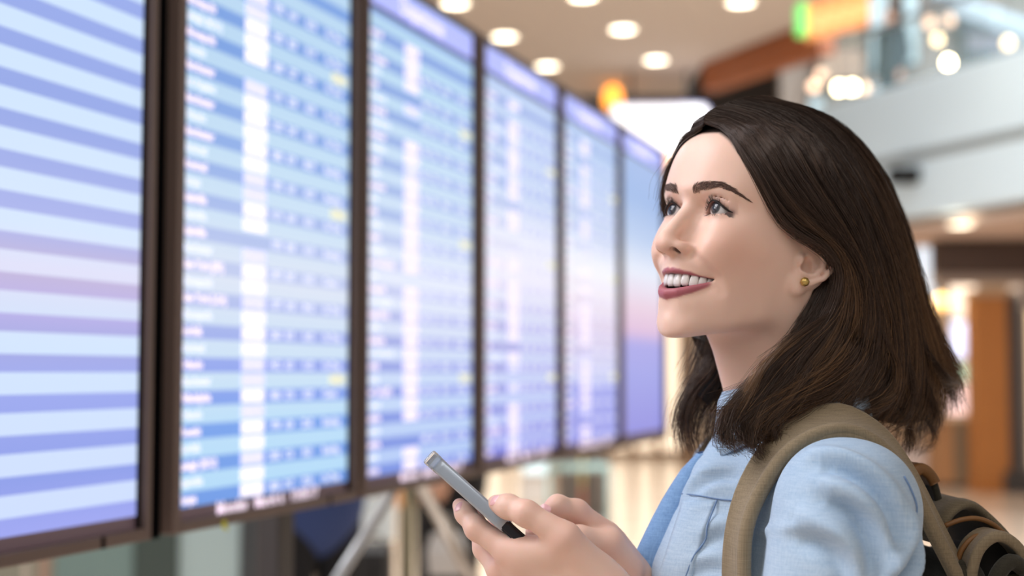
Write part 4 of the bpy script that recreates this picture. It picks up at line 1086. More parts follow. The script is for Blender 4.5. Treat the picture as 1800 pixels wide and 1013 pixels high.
# ---------------------------------------------------------------- hair, brows, lashes
def G(u, v, x):
    """world point seen at (u, v) that lies x millimetres to the left of the middle of her head"""
    d = ray(u, v); a = HM.T @ d; b = HM.T @ (HO - np.array([0, 0, CAMH]))
    t = (x / 1000 + b[0]) / a[0]
    return t * d + np.array([0, 0, CAMH])
def resample(P, M):
    P = np.array(P, float); n = len(P)
    Pe = np.concatenate([[2 * P[0] - P[1]], P, [2 * P[-1] - P[-2]]])
    L = np.concatenate([[0], np.cumsum(np.linalg.norm(np.diff(P, axis=0), axis=1))]); t = np.linspace(0, L[-1], M)
    i = np.clip(np.searchsorted(L, t, side='right') - 1, 0, n - 2); u = ((t - L[i]) / (L[i + 1] - L[i]))[:, None]
    p0, p1, p2, p3 = Pe[i], Pe[i + 1], Pe[i + 2], Pe[i + 3]
    return .5 * (2 * p1 + (p2 - p0) * u + (2 * p0 - 5 * p1 + 4 * p2 - p3) * u * u + (3 * p1 - p0 - 3 * p2 + p3) * u ** 3)
def strand_tubes(P, rad, sides=3):
    """P: (n, m, 3) polylines, rad: (n, m) -> vertices and quads"""
    n, m, _ = P.shape
    T = np.gradient(P, axis=1); T /= np.linalg.norm(T, axis=-1, keepdims=True) + 1e-12
    ref = np.broadcast_to(np.array([.33, .21, .92]), T.shape)
    A = np.cross(T, ref); A /= np.linalg.norm(A, axis=-1, keepdims=True) + 1e-9; B = np.cross(T, A)
    an = np.arange(sides) * 2 * math.pi / sides
    V = P[:, :, None] + rad[:, :, None, None] * (A[:, :, None] * np.cos(an)[:, None] + B[:, :, None] * np.sin(an)[:, None])
    idx = np.arange(n * m * sides).reshape(n, m, sides)
    a = idx[:, :-1]; b = idx[:, 1:]
    Q = np.stack([a, np.roll(a, -1, 2), np.roll(b, -1, 2), b], -1).reshape(-1, 4)
    return V.reshape(-1, 3), Q
hair_m = bpy.data.materials.new('brown_hair'); hair_m.use_nodes = True
_nt = hair_m.node_tree; _p = _nt.nodes['Principled BSDF']; _a = _nt.nodes.new('ShaderNodeAttribute'); _a.attribute_name = 'tint'
_nt.links.new(_a.outputs['Color'], _p.inputs['Base Color']); _p.inputs['Roughness'].default_value = .38; _p.inputs['Specular IOR Level'].default_value = .45
MS = 22
def off_scalp(P, gap):
    Hh = to_head(P); d = head_fn(Hh); w = np.clip((Hh[..., 2] + 75) / 30, 0, 1)
    push = np.clip(gap - d, 0, 40) * w
    dirv = Hh - np.array([0, -88, 0]); dirv /= np.linalg.norm(dirv, axis=-1, keepdims=True) + 1e-9
    return from_head(Hh + dirv * (push * 1.08)[..., None])
HC = from_head((0, -90, 0))
def sheet(guides, count, thick, rng, wave=.003, clumps=10, tipspread=.006, dark=1.0, gold=1.0, rad=.00021, trim=.22, M=MS):
    Gd = np.array([resample(g, M) for g in guides])                    # (K, M, 3)
    K = len(guides)
    s = rng.random(count) * (K - 1); s = np.where((s < .35) & (rng.random(count) < .35), s - .30 * rng.random(count), s)
    nC = max(2, int((K - 1) * clumps)); cs = (np.floor(np.maximum(s, 0) / (K - 1) * nC) + .5) / nC * (K - 1)
    t = np.linspace(0, 1, M)
    def interp(sv):
        i = np.clip(np.floor(sv).astype(int), 0, K - 2); u = (sv - i)[..., None]
        row = np.arange(M)[None].repeat(len(sv), 0)
        gm, g0, g1, gp = Gd[np.maximum(i - 1, 0), row], Gd[i, row], Gd[i + 1, row], Gd[np.minimum(i + 2, K - 1), row]
        return .5 * (2 * g0 + (g1 - gm) * u + (2 * gm - 5 * g0 + 4 * g1 - gp) * u * u + (3 * g0 - gm - 3 * g1 + gp) * u ** 3)
    S = np.repeat(s[:, None], M, 1); Cc = np.repeat(cs[:, None], M, 1)
    pull = (.15 + .72 * t ** 1.1)[None]
    P = interp(S * (1 - pull) + Cc * pull)
    dS = interp(np.minimum(S + .04, K - 1)) - interp(np.maximum(S - .04, 0))
    T = np.gradient(P, axis=1); N = np.cross(T, dS); N /= np.linalg.norm(N, axis=-1, keepdims=True) + 1e-12
    sg = np.sign(((P - HC) * N).sum(-1, keepdims=True)); sg = np.where(np.median(sg, axis=1, keepdims=True) < 0, -1, 1); N = N * sg
    Sd = np.cross(T, N); Sd /= np.linalg.norm(Sd, axis=-1, keepdims=True) + 1e-12
    prof = (np.minimum(t / .12, 1) * (.55 + .45 * np.sin(np.minimum(t, .95) * math.pi)))[None]
    dep = -thick * rng.random(count)[:, None] ** 1.6
    ch = np.floor(np.maximum(s, 0) / (K - 1) * nC).astype(int)
    cph = rng.random(nC + 1) * 6.28; cam_ = rng.normal(0, 1, nC + 1); cfr = rng.uniform(1.0, 2.2, nC + 1)
    cw = wave * (t[None] ** 1.3) * (np.sin(cfr[ch][:, None] * 6.28 * t[None] + cph[ch][:, None]) + .6 * cam_[ch][:, None])
    lift = .0022 * np.sin(cph[ch] * 3)[:, None] * prof
    ph = rng.random((count, 2)) * 6.28; fr = rng.uniform(1.5, 4, (count, 1))
    ind = .0006 + tipspread * t[None] ** 2.2
    a1 = rng.normal(0, 1, (count, 1)) * ind + .0005 * np.sin(fr * 6.28 * t[None] + ph[:, :1])
    a2 = rng.normal(0, 1, (count, 1)) * ind * .7 + .0005 * np.sin(fr * 6.28 * t[None] + ph[:, 1:])
    fly = (rng.random((count, 1)) < .018) * rng.normal(0, .008, (count, 1)) * t[None] ** 1.5
    P = P + N * (dep * prof + lift + a2 + np.abs(fly) * .6)[..., None] + Sd * (cw + a1 + fly)[..., None]
    P = off_scalp(P, 1.5)
    # trim the ends unevenly
    end = 1 - trim * rng.random(count) ** 1.5
    q = t[None] * end[:, None] * (M - 1); i = np.clip(q.astype(int), 0, M - 2); u = (q - i)[..., None]; rr = np.arange(count)[:, None]
    P = P[rr, i] * (1 - u) + P[rr, i + 1] * u
    R_ = rad * rng.uniform(.75, 1.25, (count, 1)) * (np.clip(1.02 - t, .18, 1) ** .35)[None] 
    V, Q = strand_tubes(P, R_)
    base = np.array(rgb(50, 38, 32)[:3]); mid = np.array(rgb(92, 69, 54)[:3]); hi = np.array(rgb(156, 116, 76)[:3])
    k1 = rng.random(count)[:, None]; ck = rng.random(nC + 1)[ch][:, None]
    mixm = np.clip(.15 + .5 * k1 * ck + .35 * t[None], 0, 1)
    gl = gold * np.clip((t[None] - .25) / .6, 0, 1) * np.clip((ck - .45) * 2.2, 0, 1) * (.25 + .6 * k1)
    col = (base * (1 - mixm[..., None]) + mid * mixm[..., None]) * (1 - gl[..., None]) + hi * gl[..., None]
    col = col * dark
    return V, Q, np.repeat(col[:, :, None], 3, 2).reshape(-1, 3), Gd
near = [
 [(1238, 214, 2), (1272, 226, 20), (1308, 268, 46), (1344, 326, 63), (1378, 382, 73), (1418, 410, 84), (1460, 432, 93), (1486, 480, 95), (1462, 552, 91), (1404, 612, 84), (1352, 664, 76), (1305, 706, 70), (1268, 732, 66)],
 [(1243, 202, 2), (1300, 215, 26), (1350, 272, 54), (1396, 338, 74), (1444, 392, 87), (1494, 452, 96), (1515, 540, 98), (1500, 610, 96), (1450, 668, 92), (1390, 715, 85), (1335, 752, 78)],
 [(1260, 189, 0), (1330, 205, 29), (1395, 268, 60), (1446, 348, 82), (1496, 428, 96), (1530, 510, 101), (1536, 590, 101), (1510, 660, 98), (1458, 705, 93), (1392, 738, 86)],
 [(1285, 179, -3), (1366, 199, 25), (1438, 262, 56), (1494, 348, 81), (1536, 438, 96), (1560, 530, 101), (1566, 610, 101), (1545, 682, 98), (1495, 722, 92)],
 [(1308, 173, -5), (1402, 195, 20), (1478, 258, 48), (1532, 346, 72), (1568, 438, 86), (1590, 530, 92), (1602, 612, 92), (1598, 690, 88), (1572, 742, 84)],
 [(1332, 170, -6), (1432, 197, 12), (1507, 260, 34), (1560, 348, 52), (1592, 440, 63), (1614, 530, 68), (1632, 610, 68), (1642, 680, 64), (1630, 742, 60)],
 [(1348, 170, -10), (1452, 204, 2), (1527, 270, 14), (1576, 358, 26), (1605, 448, 33), (1628, 538, 36), (1655, 608, 34), (1680, 655, 30), (1692, 705, 26)],
 [(1354, 171, -16), (1460, 208, -10), (1534, 278, -6), (1581, 366, -4), (1608, 456, -4), (1632, 545, -5), (1660, 612, -8), (1688, 648, -12)]]
near = [[G(*p) for p in g] for g in near]
inner = [
 [(1478, 490, 72), (1446, 534, 76), (1408, 585, 75), (1366, 640, 70), (1325, 690, 66), (1290, 722, 62), (1302, 756, 64)],
 [(1468, 470, 82), (1474, 545, 86), (1442, 622, 84), (1390, 680, 78), (1345, 735, 73), (1328, 772, 70)],
 [(1488, 470, 78), (1508, 565, 84), (1492, 655, 82), (1446, 715, 77), (1392, 745, 73)],
 [(1528, 470, 72), (1560, 575, 78), (1562, 675, 75), (1540, 735, 70), (1488, 752, 66)],
 [(1566, 470, 45), (1600, 575, 52), (1614, 685, 50), (1606, 750, 46), (1590, 800, 42)],
 [(1588, 470, 8), (1626, 575, 10), (1652, 670, 10), (1656, 730, 8), (1612, 775, 6)]]
inner = [[G(*p) for p in g] for g in inner]
lh = lambda *P: [from_head(p) for p in P]
far = [
 [G(1238, 214, 2), G(1214, 232, -20), G(1190, 268, -40), G(1172, 318, -55), G(1163, 362, -63)] + lh((-71, -66, -20), (-78, -92, -45), (-84, -98, -75)) + [G(1256, 600, -78), G(1238, 650, -82), G(1206, 694, -86), G(1192, 738, -86), G(1198, 780, -84)],
 [G(1243, 202, 2), G(1222, 215, -16)] + lh((-40, -35, 66), (-60, -55, 36), (-72, -78, 4), (-82, -104, -30), (-88, -112, -66)) + [G(1264, 612, -82), G(1252, 664, -88), G(1226, 712, -90), G(1212, 762, -88), G(1222, 802, -86)],
 [G(1260, 189, 0)] + lh((-24, -42, 92), (-52, -66, 72), (-72, -90, 36), (-84, -112, -6), (-92, -126, -48)) + [G(1285, 640, -92), G(1262, 710, -94), G(1240, 780, -92)],
 [G(1285, 179, -3)] + lh((-26, -72, 104), (-56, -92, 80), (-78, -112, 40), (-89, -130, -8), (-96, -142, -56), (-98, -142, -100), (-96, -130, -140)),
 [G(1320, 172, -5)] + lh((-24, -110, 106), (-50, -130, 82), (-70, -148, 40), (-78, -164, -8), (-82, -176, -56), (-82, -180, -104), (-78, -176, -150)),
 [G(1354, 171, -16)] + lh((-14, -130, 100), (-26, -160, 72), (-36, -182, 36), (-38, -194, -8), (-38, -204, -56), (-36, -212, -100), (-34, -220, -140))]
hr = np.random.default_rng(11)
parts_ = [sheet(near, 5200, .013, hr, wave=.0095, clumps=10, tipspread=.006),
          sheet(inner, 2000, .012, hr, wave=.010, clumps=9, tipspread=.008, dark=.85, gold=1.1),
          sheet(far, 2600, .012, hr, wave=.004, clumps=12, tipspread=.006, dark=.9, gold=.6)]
def merge(parts):
    Vs, Qs, Cs, o = [], [], [], 0
    for V, Q, C_, _ in parts: Vs.append(V); Qs.append(Q + o); Cs.append(C_); o += len(V)
    return np.concatenate(Vs), np.concatenate(Qs), np.concatenate(Cs)
# wisps: thin single locks
def lock(pts, n, spread, rng, gold=.3, rad=.00016):
    g = [np.array(pts, float)]
    A = resample(pts, MS); 
    off = rng.normal(0, spread, 3)
    g2 = np.array(pts) + np.linspace(.3, 1, len(pts))[:, None] * np.array([.004, .0, .002])
    return sheet([pts, list(g2)], n, .002, rng, wave=.0015, clumps=2, tipspread=spread, gold=gold, rad=rad, trim=.35)
parts_ += [lock([G(1236, 220, 0), G(1202, 244, -26), G(1179, 284, -44), G(1165, 325, -54), G(1160, 358, -58)], 120, .003, hr),
           lock([G(1232, 226, -4), G(1197, 256, -30), G(1178, 300, -46), G(1169, 340, -57), G(1166, 376, -61)], 90, .003, hr),
           lock([G(1225, 240, -10), G(1192, 268, -36), G(1176, 320, -50), G(1162, 360, -60), G(1160, 392, -64)], 30, .003, hr),
           lock([G(1468, 545, 92), G(1400, 592, 88), G(1345, 640, 80), G(1305, 700, 72), G(1280, 735, 68), G(1268, 752, 66)], 160, .003, hr, 1.6),
           lock([G(1440, 570, 90), G(1375, 625, 84), G(1330, 690, 76), G(1300, 735, 70), G(1325, 770, 72), G(1345, 768, 74)], 160, .004, hr, 1.3),
           lock([G(1600, 700, 60), G(1628, 738, 58), G(1640, 770, 54), G(1622, 790, 50), G(1600, 795, 48)], 50, .004, hr, .6),
           lock([G(1560, 690, 88), G(1592, 735, 80), G(1600, 770, 70), G(1592, 800, 60)], 120, .003, hr, .8)]
# curls along the lower edge of the near side
for pts_, n_, g_ in (([(1512, 520, 97), (1548, 585, 101), (1572, 650, 101), (1562, 700, 98), (1520, 730, 93), (1484, 726, 90)], 190, 1.7),
                  ([(1470, 560, 96), (1494, 620, 98), (1502, 680, 96), (1470, 725, 90), (1424, 736, 86)], 170, 1.0),
                  ([(1440, 590, 93), (1420, 650, 90), (1388, 700, 85), (1352, 745, 79), (1328, 775, 76), (1306, 770, 74)], 170, .8),
                  ([(1392, 610, 84), (1345, 668, 78), (1300, 708, 70), (1270, 738, 66), (1276, 768, 68), (1302, 780, 70)], 170, .5),
                  ([(1368, 640, 80), (1322, 690, 74), (1288, 716, 68), (1262, 722, 65), (1248, 744, 66)], 110, .4),
                  ([(1400, 660, 86), (1380, 706, 82), (1392, 744, 80), (1420, 752, 80)], 120, 1.2),
                  ([(1560, 560, 98), (1588, 630, 98), (1600, 690, 94), (1588, 740, 88), (1560, 760, 84)], 170, .9),
                  ([(1600, 560, 88), (1640, 640, 82), (1668, 672, 74), (1688, 668, 68)], 110, .8),
                  ([(1610, 580, 70), (1648, 650, 62), (1672, 700, 54), (1680, 726, 50)], 110, .7),
                  ([(1606, 620, 80), (1632, 690, 74), (1644, 735, 68), (1630, 765, 62)], 140, .8),
                  ([(1545, 300, 46), (1590, 400, 58), (1618, 490, 62), (1642, 575, 60)], 14, .2)):
    pts_ = [(pts_[0][0], pts_[0][1], pts_[0][2] - 14), (pts_[1][0], pts_[1][1], pts_[1][2] - 2)] + list(pts_[2:])
    parts_.append(lock([G(*q) for q in pts_], n_, .0045, hr, g_, .00019))
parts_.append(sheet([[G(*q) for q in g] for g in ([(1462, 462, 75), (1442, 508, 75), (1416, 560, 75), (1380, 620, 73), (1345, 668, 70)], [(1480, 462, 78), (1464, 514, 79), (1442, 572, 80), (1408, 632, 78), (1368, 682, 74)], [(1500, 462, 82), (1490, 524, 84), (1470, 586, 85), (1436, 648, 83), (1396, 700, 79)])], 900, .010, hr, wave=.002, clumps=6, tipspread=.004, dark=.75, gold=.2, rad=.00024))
parts_.append(lock([G(1470, 466, 74), G(1452, 515, 77), G(1426, 565, 78), G(1386, 622, 76), G(1350, 668, 72)], 320, .007, hr, .2, .00024))
for pts_, n_ in (([(1404, 598, 82), (1350, 655, 77), (1304, 698, 71), (1272, 732, 68), (1264, 762, 70), (1288, 786, 73)], 420), ([(1392, 630, 82), (1338, 695, 76), (1304, 742, 73), (1308, 774, 75), (1338, 782, 78)], 420),
                  ([(1420, 640, 86), (1372, 700, 80), (1342, 742, 78), (1350, 768, 80), (1372, 764, 82)], 320)):
    g_ = [G(*q) for q in [(pts_[0][0], pts_[0][1], pts_[0][2] - 12)] + pts_[1:]]; g2_ = [G(q[0] + 16, q[1] + 12, q[2] + 4) for q in pts_]
    parts_.append(sheet([g_, g2_], n_, .008, hr, wave=.006, clumps=5, tipspread=.006, dark=.85, gold=.5, rad=.00022))
# the visible far lock with its lighter inner curl
for k_ in range(4):
    parts_.append(lock([G(1262 - 4 * k_, 612 + 4 * k_, -82), G(1252 - 6 * k_, 652, -84), G(1226 - 6 * k_, 690 + 5 * k_, -86), G(1200 - 2 * k_, 706 + 18 * k_, -86), G(1196 + 3 * k_, 735 + 20 * k_, -84)], 110, .005, hr, 1.0 if k_ < 2 else .2))
Vh, Qh, Ch = merge(parts_)
hair = np_mesh('hair', Vh, Qh, hair_m, person); colour_attr(hair, Ch); hair['kind'] = 'stuff'; 
hair['label'] = 'shoulder length dark brown hair with lighter tips'
print('hair quads', len(Qh))
# under-layer that closes the hair volume
def shell(Gd, inset):
    K, M = Gd.shape[:2]
    P = HC + (Gd - HC) * 1.0
    dS = np.gradient(Gd, axis=0); T = np.gradient(Gd, axis=1); N = np.cross(T, dS); N /= np.linalg.norm(N, axis=-1, keepdims=True) + 1e-9
    sgn = np.sign(((Gd - HC) * N).sum(-1)); sgn = -1 if np.median(sgn) < 0 else 1
    t = np.linspace(0, 1, M)
    P = Gd - N * sgn * (inset * np.minimum(t / .15, 1))[None, :, None]
    P = off_scalp(P, .8)
    idx = np.arange(K * M).reshape(K, M); Q = np.stack([idx[:-1, :-1], idx[1:, :-1], idx[1:, 1:], idx[:-1, 1:]], -1).reshape(-1, 4)
    return P.reshape(-1, 3), Q
_hv, _hq, _o = [], [], 0
for pp in parts_[:3]:
    P_, Q_ = shell(pp[3][:, :MS - 3], .012 if pp is not parts_[1] else .010); _hv.append(P_); _hq.append(Q_ + _o); _o += len(P_)
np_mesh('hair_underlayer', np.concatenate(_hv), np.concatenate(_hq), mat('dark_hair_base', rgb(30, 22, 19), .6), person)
# the scalp under the hair is as dark as the hair roots
from mathutils import kdtree
def dense(Gd, nk=90, nm=90):
    K, M = Gd.shape[:2]; a = np.linspace(0, K - 1, nk); i = np.minimum(a.astype(int), K - 2); u = (a - i)[:, None, None]
    A_ = Gd[i] * (1 - u) + Gd[i + 1] * u
    b = np.linspace(0, M - 5, nm); j = b.astype(int); w = (b - j)[None, :, None]
    return (A_[:, j] * (1 - w) + A_[:, j + 1] * w).reshape(-1, 3)
pts_h = np.concatenate([dense(parts_[0][3]), dense(parts_[2][3])])
def _rad(P): q = to_head(P) - np.array([0, -88, 5]); return q / np.linalg.norm(q, axis=1, keepdims=True)
kd = kdtree.KDTree(len(pts_h))
for i, q in enumerate(_rad(pts_h)): kd.insert(q, i)
kd.balance()
sel = np.nonzero((H[:, 2] > -30) & (np.linalg.norm(H - [0, -88, 10], axis=1) < 130) & (head_fn(H) < 3))[0]
dd = np.array([kd.find(q)[2] for q in _rad(V[sel])]) * 95
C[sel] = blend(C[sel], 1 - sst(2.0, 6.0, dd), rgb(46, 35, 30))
a_ = person.data.color_attributes['tint']; c4 = np.ones((len(C), 4), np.float32); c4[:, :3] = C; a_.data.foreach_set('color', c4.ravel())
# ---- brows and lashes
def face_pt(x, z, f0=20.0):
    f = np.full(np.shape(x), f0); lo = np.full(np.shape(x), -70.0); hi = f.copy()
    t = np.linspace(f0, -70, 181); P = np.stack([np.repeat(x[:, None], 181, 1), np.repeat(t[None], len(x), 0), np.repeat(z[:, None], 181, 1)], -1)
    pr = [p for p in F.p if p.head]; d = F.eval(from_head(P), pr)
    i = np.argmax(d < 0, axis=1); i = np.maximum(i, 1); r_ = np.arange(len(x))
    a, b = d[r_, i - 1], d[r_, i]; f = t[i - 1] + (t[i] - t[i - 1]) * a / (a - b + 1e-12)
    return np.stack([x, f, z], -1)
brow_m = mat('brow_hair', rgb(100, 76, 66), .65)
bt = np.array([0, .12, .35, .6, .8, 1.0]); bxs = np.array([9.5, 13.5, 23, 34, 42.5, 50.5]); bzl = np.array([10.0, 10.2, 13.2, 16.2, 14.8, 10.8]); bzh = np.array([16.0, 18.0, 21.0, 22.2, 19.6, 13.0])
for s in (1, -1):
    n = 540; t = hr.random(n) ** .85; w = hr.random(n)
    x0 = np.interp(t, bt, bxs); z0 = np.interp(t, bt, bzl) + w * (np.interp(t, bt, bzh) - np.interp(t, bt, bzl))
    ln = 5.5 - 1.5 * t; ang = np.interp(t, [0, .15, .5, .8, 1], [1.25, .8, .32, -.25, -.6]) + hr.normal(0, .12, n) - (w - .5) * .5
    pts = []
    for q in (0, .5, 1.0):
        pp = face_pt(s * (x0 + ln * q * np.cos(ang)), z0 + ln * q * np.sin(ang) - .4 * q * q)
        pp[:, 1] += .25 + .5 * q; pts.append(pp)
    P_ = np.stack(pts, 1); Vb, Qb = strand_tubes(from_head(P_), np.repeat(np.array([[.00014, .00013, .00005]]), n, 0))
    o_ = np_mesh('eyebrow', Vb, Qb, brow_m, person); o_['kind'] = 'stuff'
    lx = np.linspace(15.5, 43.2, 26); lz = np.interp(lx, np.append(_ex[:-1], [41, 43.4]), np.append(_eu[:-1], [-2.6, -3.4]))
    pe_ = face_pt(s * lx, lz + .75); pe_[:, 1] = np.minimum(pe_[:, 1], 0)
    MB().tube(list(from_head(pe_ + [0, .1, 0])), list(np.interp(lx, [15.5, 22, 28, 36, 40.5, 43.2], [.0002, .0005, .0007, .0010, .0009, .0003])), 8).build('eyeliner', mat('liner', rgb(26, 18, 17), .6), person, True)
    lash = []
    for (n, xs, zs, L0, up) in ((84, _ex, _eu, 6.4, 1), (40, _ex, _el, 3.2, -1)):
        t = hr.random(n); x0 = xs[0] + 1.5 + (xs[-1] - xs[0] - 1.5) * t; z0 = np.interp(x0, xs, zs)
        root = face_pt(s * x0, z0 + up * .9)
        root[:, 1] = np.minimum(root[:, 1], 2); L_ = L0 * np.interp(t, [0, .15, .45, .8, 1], [.35, .6, 1, 1, .8]) * hr.uniform(.8, 1.1, n)
        out = (x0 - 27) / 16 * .55
        seg = []
        for q in np.linspace(0, 1, 5):
            y = root.copy(); y[:, 0] += s * out * L_ * q; y[:, 1] += L_ * (q * .95 - .35 * q * q) + .2; y[:, 2] += up * L_ * (.10 * q + .62 * q * q)
            seg.append(y)
        lash.append(np.stack(seg, 1))
    P_ = np.concatenate(lash); Vb, Qb = strand_tubes(from_head(P_), np.repeat(np.array([[.00016, .00014, .0001, .00008, .00003]]), len(P_), 0))
    o_ = np_mesh('eyelashes', Vb, Qb, mat('lash', rgb(18, 13, 13), .5), person); o_['kind'] = 'stuff'
# ---------------------------------------------------------------- shirt
B3 = np.stack([bl, bf, bu], 1)
def B(u, v, l):
    """world point seen at (u, v) lying l metres to the left of the middle of her body"""
    d = ray(u, v); o = np.array([0, 0, CAMH]) - NECK
    t = (l - o @ bl) / (d @ bl)
    return d * t + np.array([0, 0, CAMH])
S = Field()
S.cap(body(-.105, -.012, -.066), body(.105, -.012, -.066), .046, .046, k=.05)
S.ell(body(0, .004, -.20), (.163, .106, .205), k=.05, rot=B3)
for s in (1, -1): S.ell(body(s * .072, .078 if s > 0 else .020, -.215), (.066, .060, .075), k=.035, rot=B3)
S.ell(body(0, .0, -.42), (.165, .118, .22), k=.07, rot=B3)
for S_, E_, W_ in ((SH_L, EL_L, WR_L), (SH_R, EL_R, WR_R)):
    S.chain([S_, S_ + (E_ - S_) * .5, E_], [.059, .062, .055], k=.030)
    S.cap(E_, E_ + (W_ - E_) * .52, .052, .043, k=.02)
for s in (1, -1): S.chain([B(1256 + 58, 786, s * .012), B(1207 + 78, 858, s * .016), B(1182 + 104, 900, s * .02), B(1157 + 122, 955, s * .02), B(1131 + 122, 1018, s * .02)], [.028, .038, .048, .055, .055], k=.02)
S.cap(body(-.05, .030, -.034), body(.062, .022, -.036), .030, .030, k=.03)
_w3 = np.random.default_rng(3).normal(0, 1, (9, 3)) * 26; _wp = np.random.default_rng(5).random(9) * 6.28
def cloth_clip(P): return np.full(P.shape[:-1], -1.0)
class SF(Field):
    def eval(s, P, prims=None, cut=None):
        d = Field.eval(s, P, prims)
        wv = sum(np.sin(P @ _w3[i] + _wp[i]) for i in range(9))
        return d + wv * .00038
S2 = SF(); S2.p = S.p
Vs, Qs = S2.mesh((-.02, 1.00, .84), (.52, 1.72, 1.46), .0028, 12)
# folds: soft ridges (+) and hollows (-) that run along the surface: height, half width, line
FOLDS = [(.0050, .011, [(1418, 800), (1478, 808), (1530, 836), (1570, 878), (1590, 930)]),
         (-.0060, .009, [(1440, 818), (1492, 832), (1538, 864), (1562, 905), (1570, 955)]),
         (.0060, .012, [(1440, 846), (1496, 868), (1536, 908), (1552, 960), (1550, 1030)]),
         (-.0060, .010, [(1452, 884), (1500, 908), (1528, 950), (1532, 1000), (1524, 1040)]),
         (.0055, .013, [(1400, 905), (1456, 922), (1498, 962), (1512, 1010), (1508, 1060)]),
         (-.0040, .010, [(1400, 945), (1450, 962), (1484, 1000), (1490, 1050)]),
         (.0050, .009, [(1598, 895), (1592, 950), (1566, 995), (1530, 1035)]),
         (-.0050, .008, [(1610, 920), (1604, 968), (1582, 1008), (1550, 1045)]),
         (.0040, .008, [(1616, 950), (1604, 1000), (1580, 1040)]),
         (.0016, .006, [(1332, 936), (1400, 930), (1470, 944)]),
         (.0020, .009, [(1204, 868), (1222, 842), (1252, 826), (1296, 824)]),
         (-.0020, .008, [(1210, 872), (1234, 854), (1264, 842), (1296, 842)]),
         (.0014, .008, [(1226, 872), (1256, 856), (1296, 858)]),
         (.0018, .010, [(1226, 955), (1256, 925), (1292, 920)]), (-.0018, .009, [(1222, 975), (1254, 948), (1292, 942)]),
         (.0018, .010, [(1200, 1000), (1240, 980), (1290, 985)]), (-.0016, .009, [(1196, 1020), (1240, 1002), (1290, 1005)])]
FL = []
for A_, w_, px in FOLDS:
    P_ = [hit(S2, *q) for q in px]; P_ = [p for p in P_ if p is not None]
    if len(P_) > 1: FL.append((A_, w_, resample(P_, 40)))
def fold_height(P):
    out = np.zeros(len(P))
    for A_, w_, L_ in FL:
        c = L_.mean(0); rad = np.linalg.norm(L_ - c, axis=1).max() + w_ * 3
        m = np.linalg.norm(P - c, axis=1) < rad
        if not m.any(): continue
        d = np.linalg.norm(P[m][:, None] - L_[None], axis=2); i = d.argmin(1); t = i / 39.0
        out[m] += 2.5 * A_ * np.sin(np.clip(t * .94 + .03, 0, 1) * math.pi) ** .6 * np.exp(-(d.min(1) / (w_ * .85)) ** 2)
    return out
_Ns = np.concatenate([normal(S2, Vs[i:i + 20000]) for i in range(0, len(Vs), 20000)])
Vs = Vs + _Ns * fold_height(Vs)[:, None]
def cloth(name, base, dark, weave=1.0):
    m = bpy.data.materials.new(name); m.use_nodes = True; nt = m.node_tree; p = nt.nodes['Principled BSDF']; L = nt.links
    tc = nt.nodes.new('ShaderNodeTexCoord')
    fac = None
    for sc in ((900, 900, 40), (60, 60, 1100), (7, 7, 6)):
        mp = nt.nodes.new('ShaderNodeMapping'); mp.inputs['Scale'].default_value = sc
        n = nt.nodes.new('ShaderNodeTexNoise'); n.inputs['Scale'].default_value = 1; n.inputs['Detail'].default_value = 2
        L.new(tc.outputs['Object'], mp.inputs[0]); L.new(mp.outputs[0], n.inputs['Vector'])
        if fac is None: fac = n.outputs['Fac']
        else:
            ad = nt.nodes.new('ShaderNodeMath'); ad.operation = 'ADD'; L.new(fac, ad.inputs[0]); L.new(n.outputs['Fac'], ad.inputs[1]); fac = ad.outputs[0]
    mr = nt.nodes.new('ShaderNodeMapRange'); mr.inputs[1].default_value = 1.1; mr.inputs[2].default_value = 1.95; L.new(fac, mr.inputs[0])
    mx = nt.nodes.new('ShaderNodeMixRGB'); mx.inputs[1].default_value = dark; mx.inputs[2].default_value = base; L.new(mr.outputs[0], mx.inputs[0]); L.new(mx.outputs[0], p.inputs['Base Color'])
    b = nt.nodes.new('ShaderNodeBump'); b.inputs['Strength'].default_value = .25 * weave; b.inputs['Distance'].default_value = .0008; L.new(fac, b.inputs['Height']); L.new(b.outputs[0], p.inputs['Normal'])
    p.inputs['Roughness'].default_value = .85; p.inputs['Specular IOR Level'].default_value = .2; p.inputs['Sheen Weight'].default_value = .15
    return m
shirt_m = cloth('chambray', rgb(186, 206, 224), rgb(152, 180, 208))
shirt_d = cloth('chambray_darker', rgb(140, 176, 216), rgb(104, 142, 188))  # darker blue version of the shirt cloth
stitch_m = mat('stitching', rgb(112, 140, 180), .8)
shirt = np_mesh('shirt', Vs, Qs, shirt_m, person); shirt['label'] = 'light blue chambray shirt'
def on_shirt(px, lift=.001):
    out = []
    for u, v in px:
        p = hit(S2, u, v)
        if p is not None: out.append(p + normal(S2, p[None])[0] * (lift + fold_height(p[None])[0]))
    return out
def seam(px, r=.0007, name='seam'):
    P = on_shirt(px, .0010)
    if len(P) > 1: MB().tube(resample(P, 24), r, 6).build(name, stitch_m, shirt, True)
seam([(1588, 838), (1600, 862), (1608, 890), (1606, 915), (1598, 950)])
seam([(1261, 880), (1248, 925), (1240, 950), (1222, 980), (1205, 1013)])
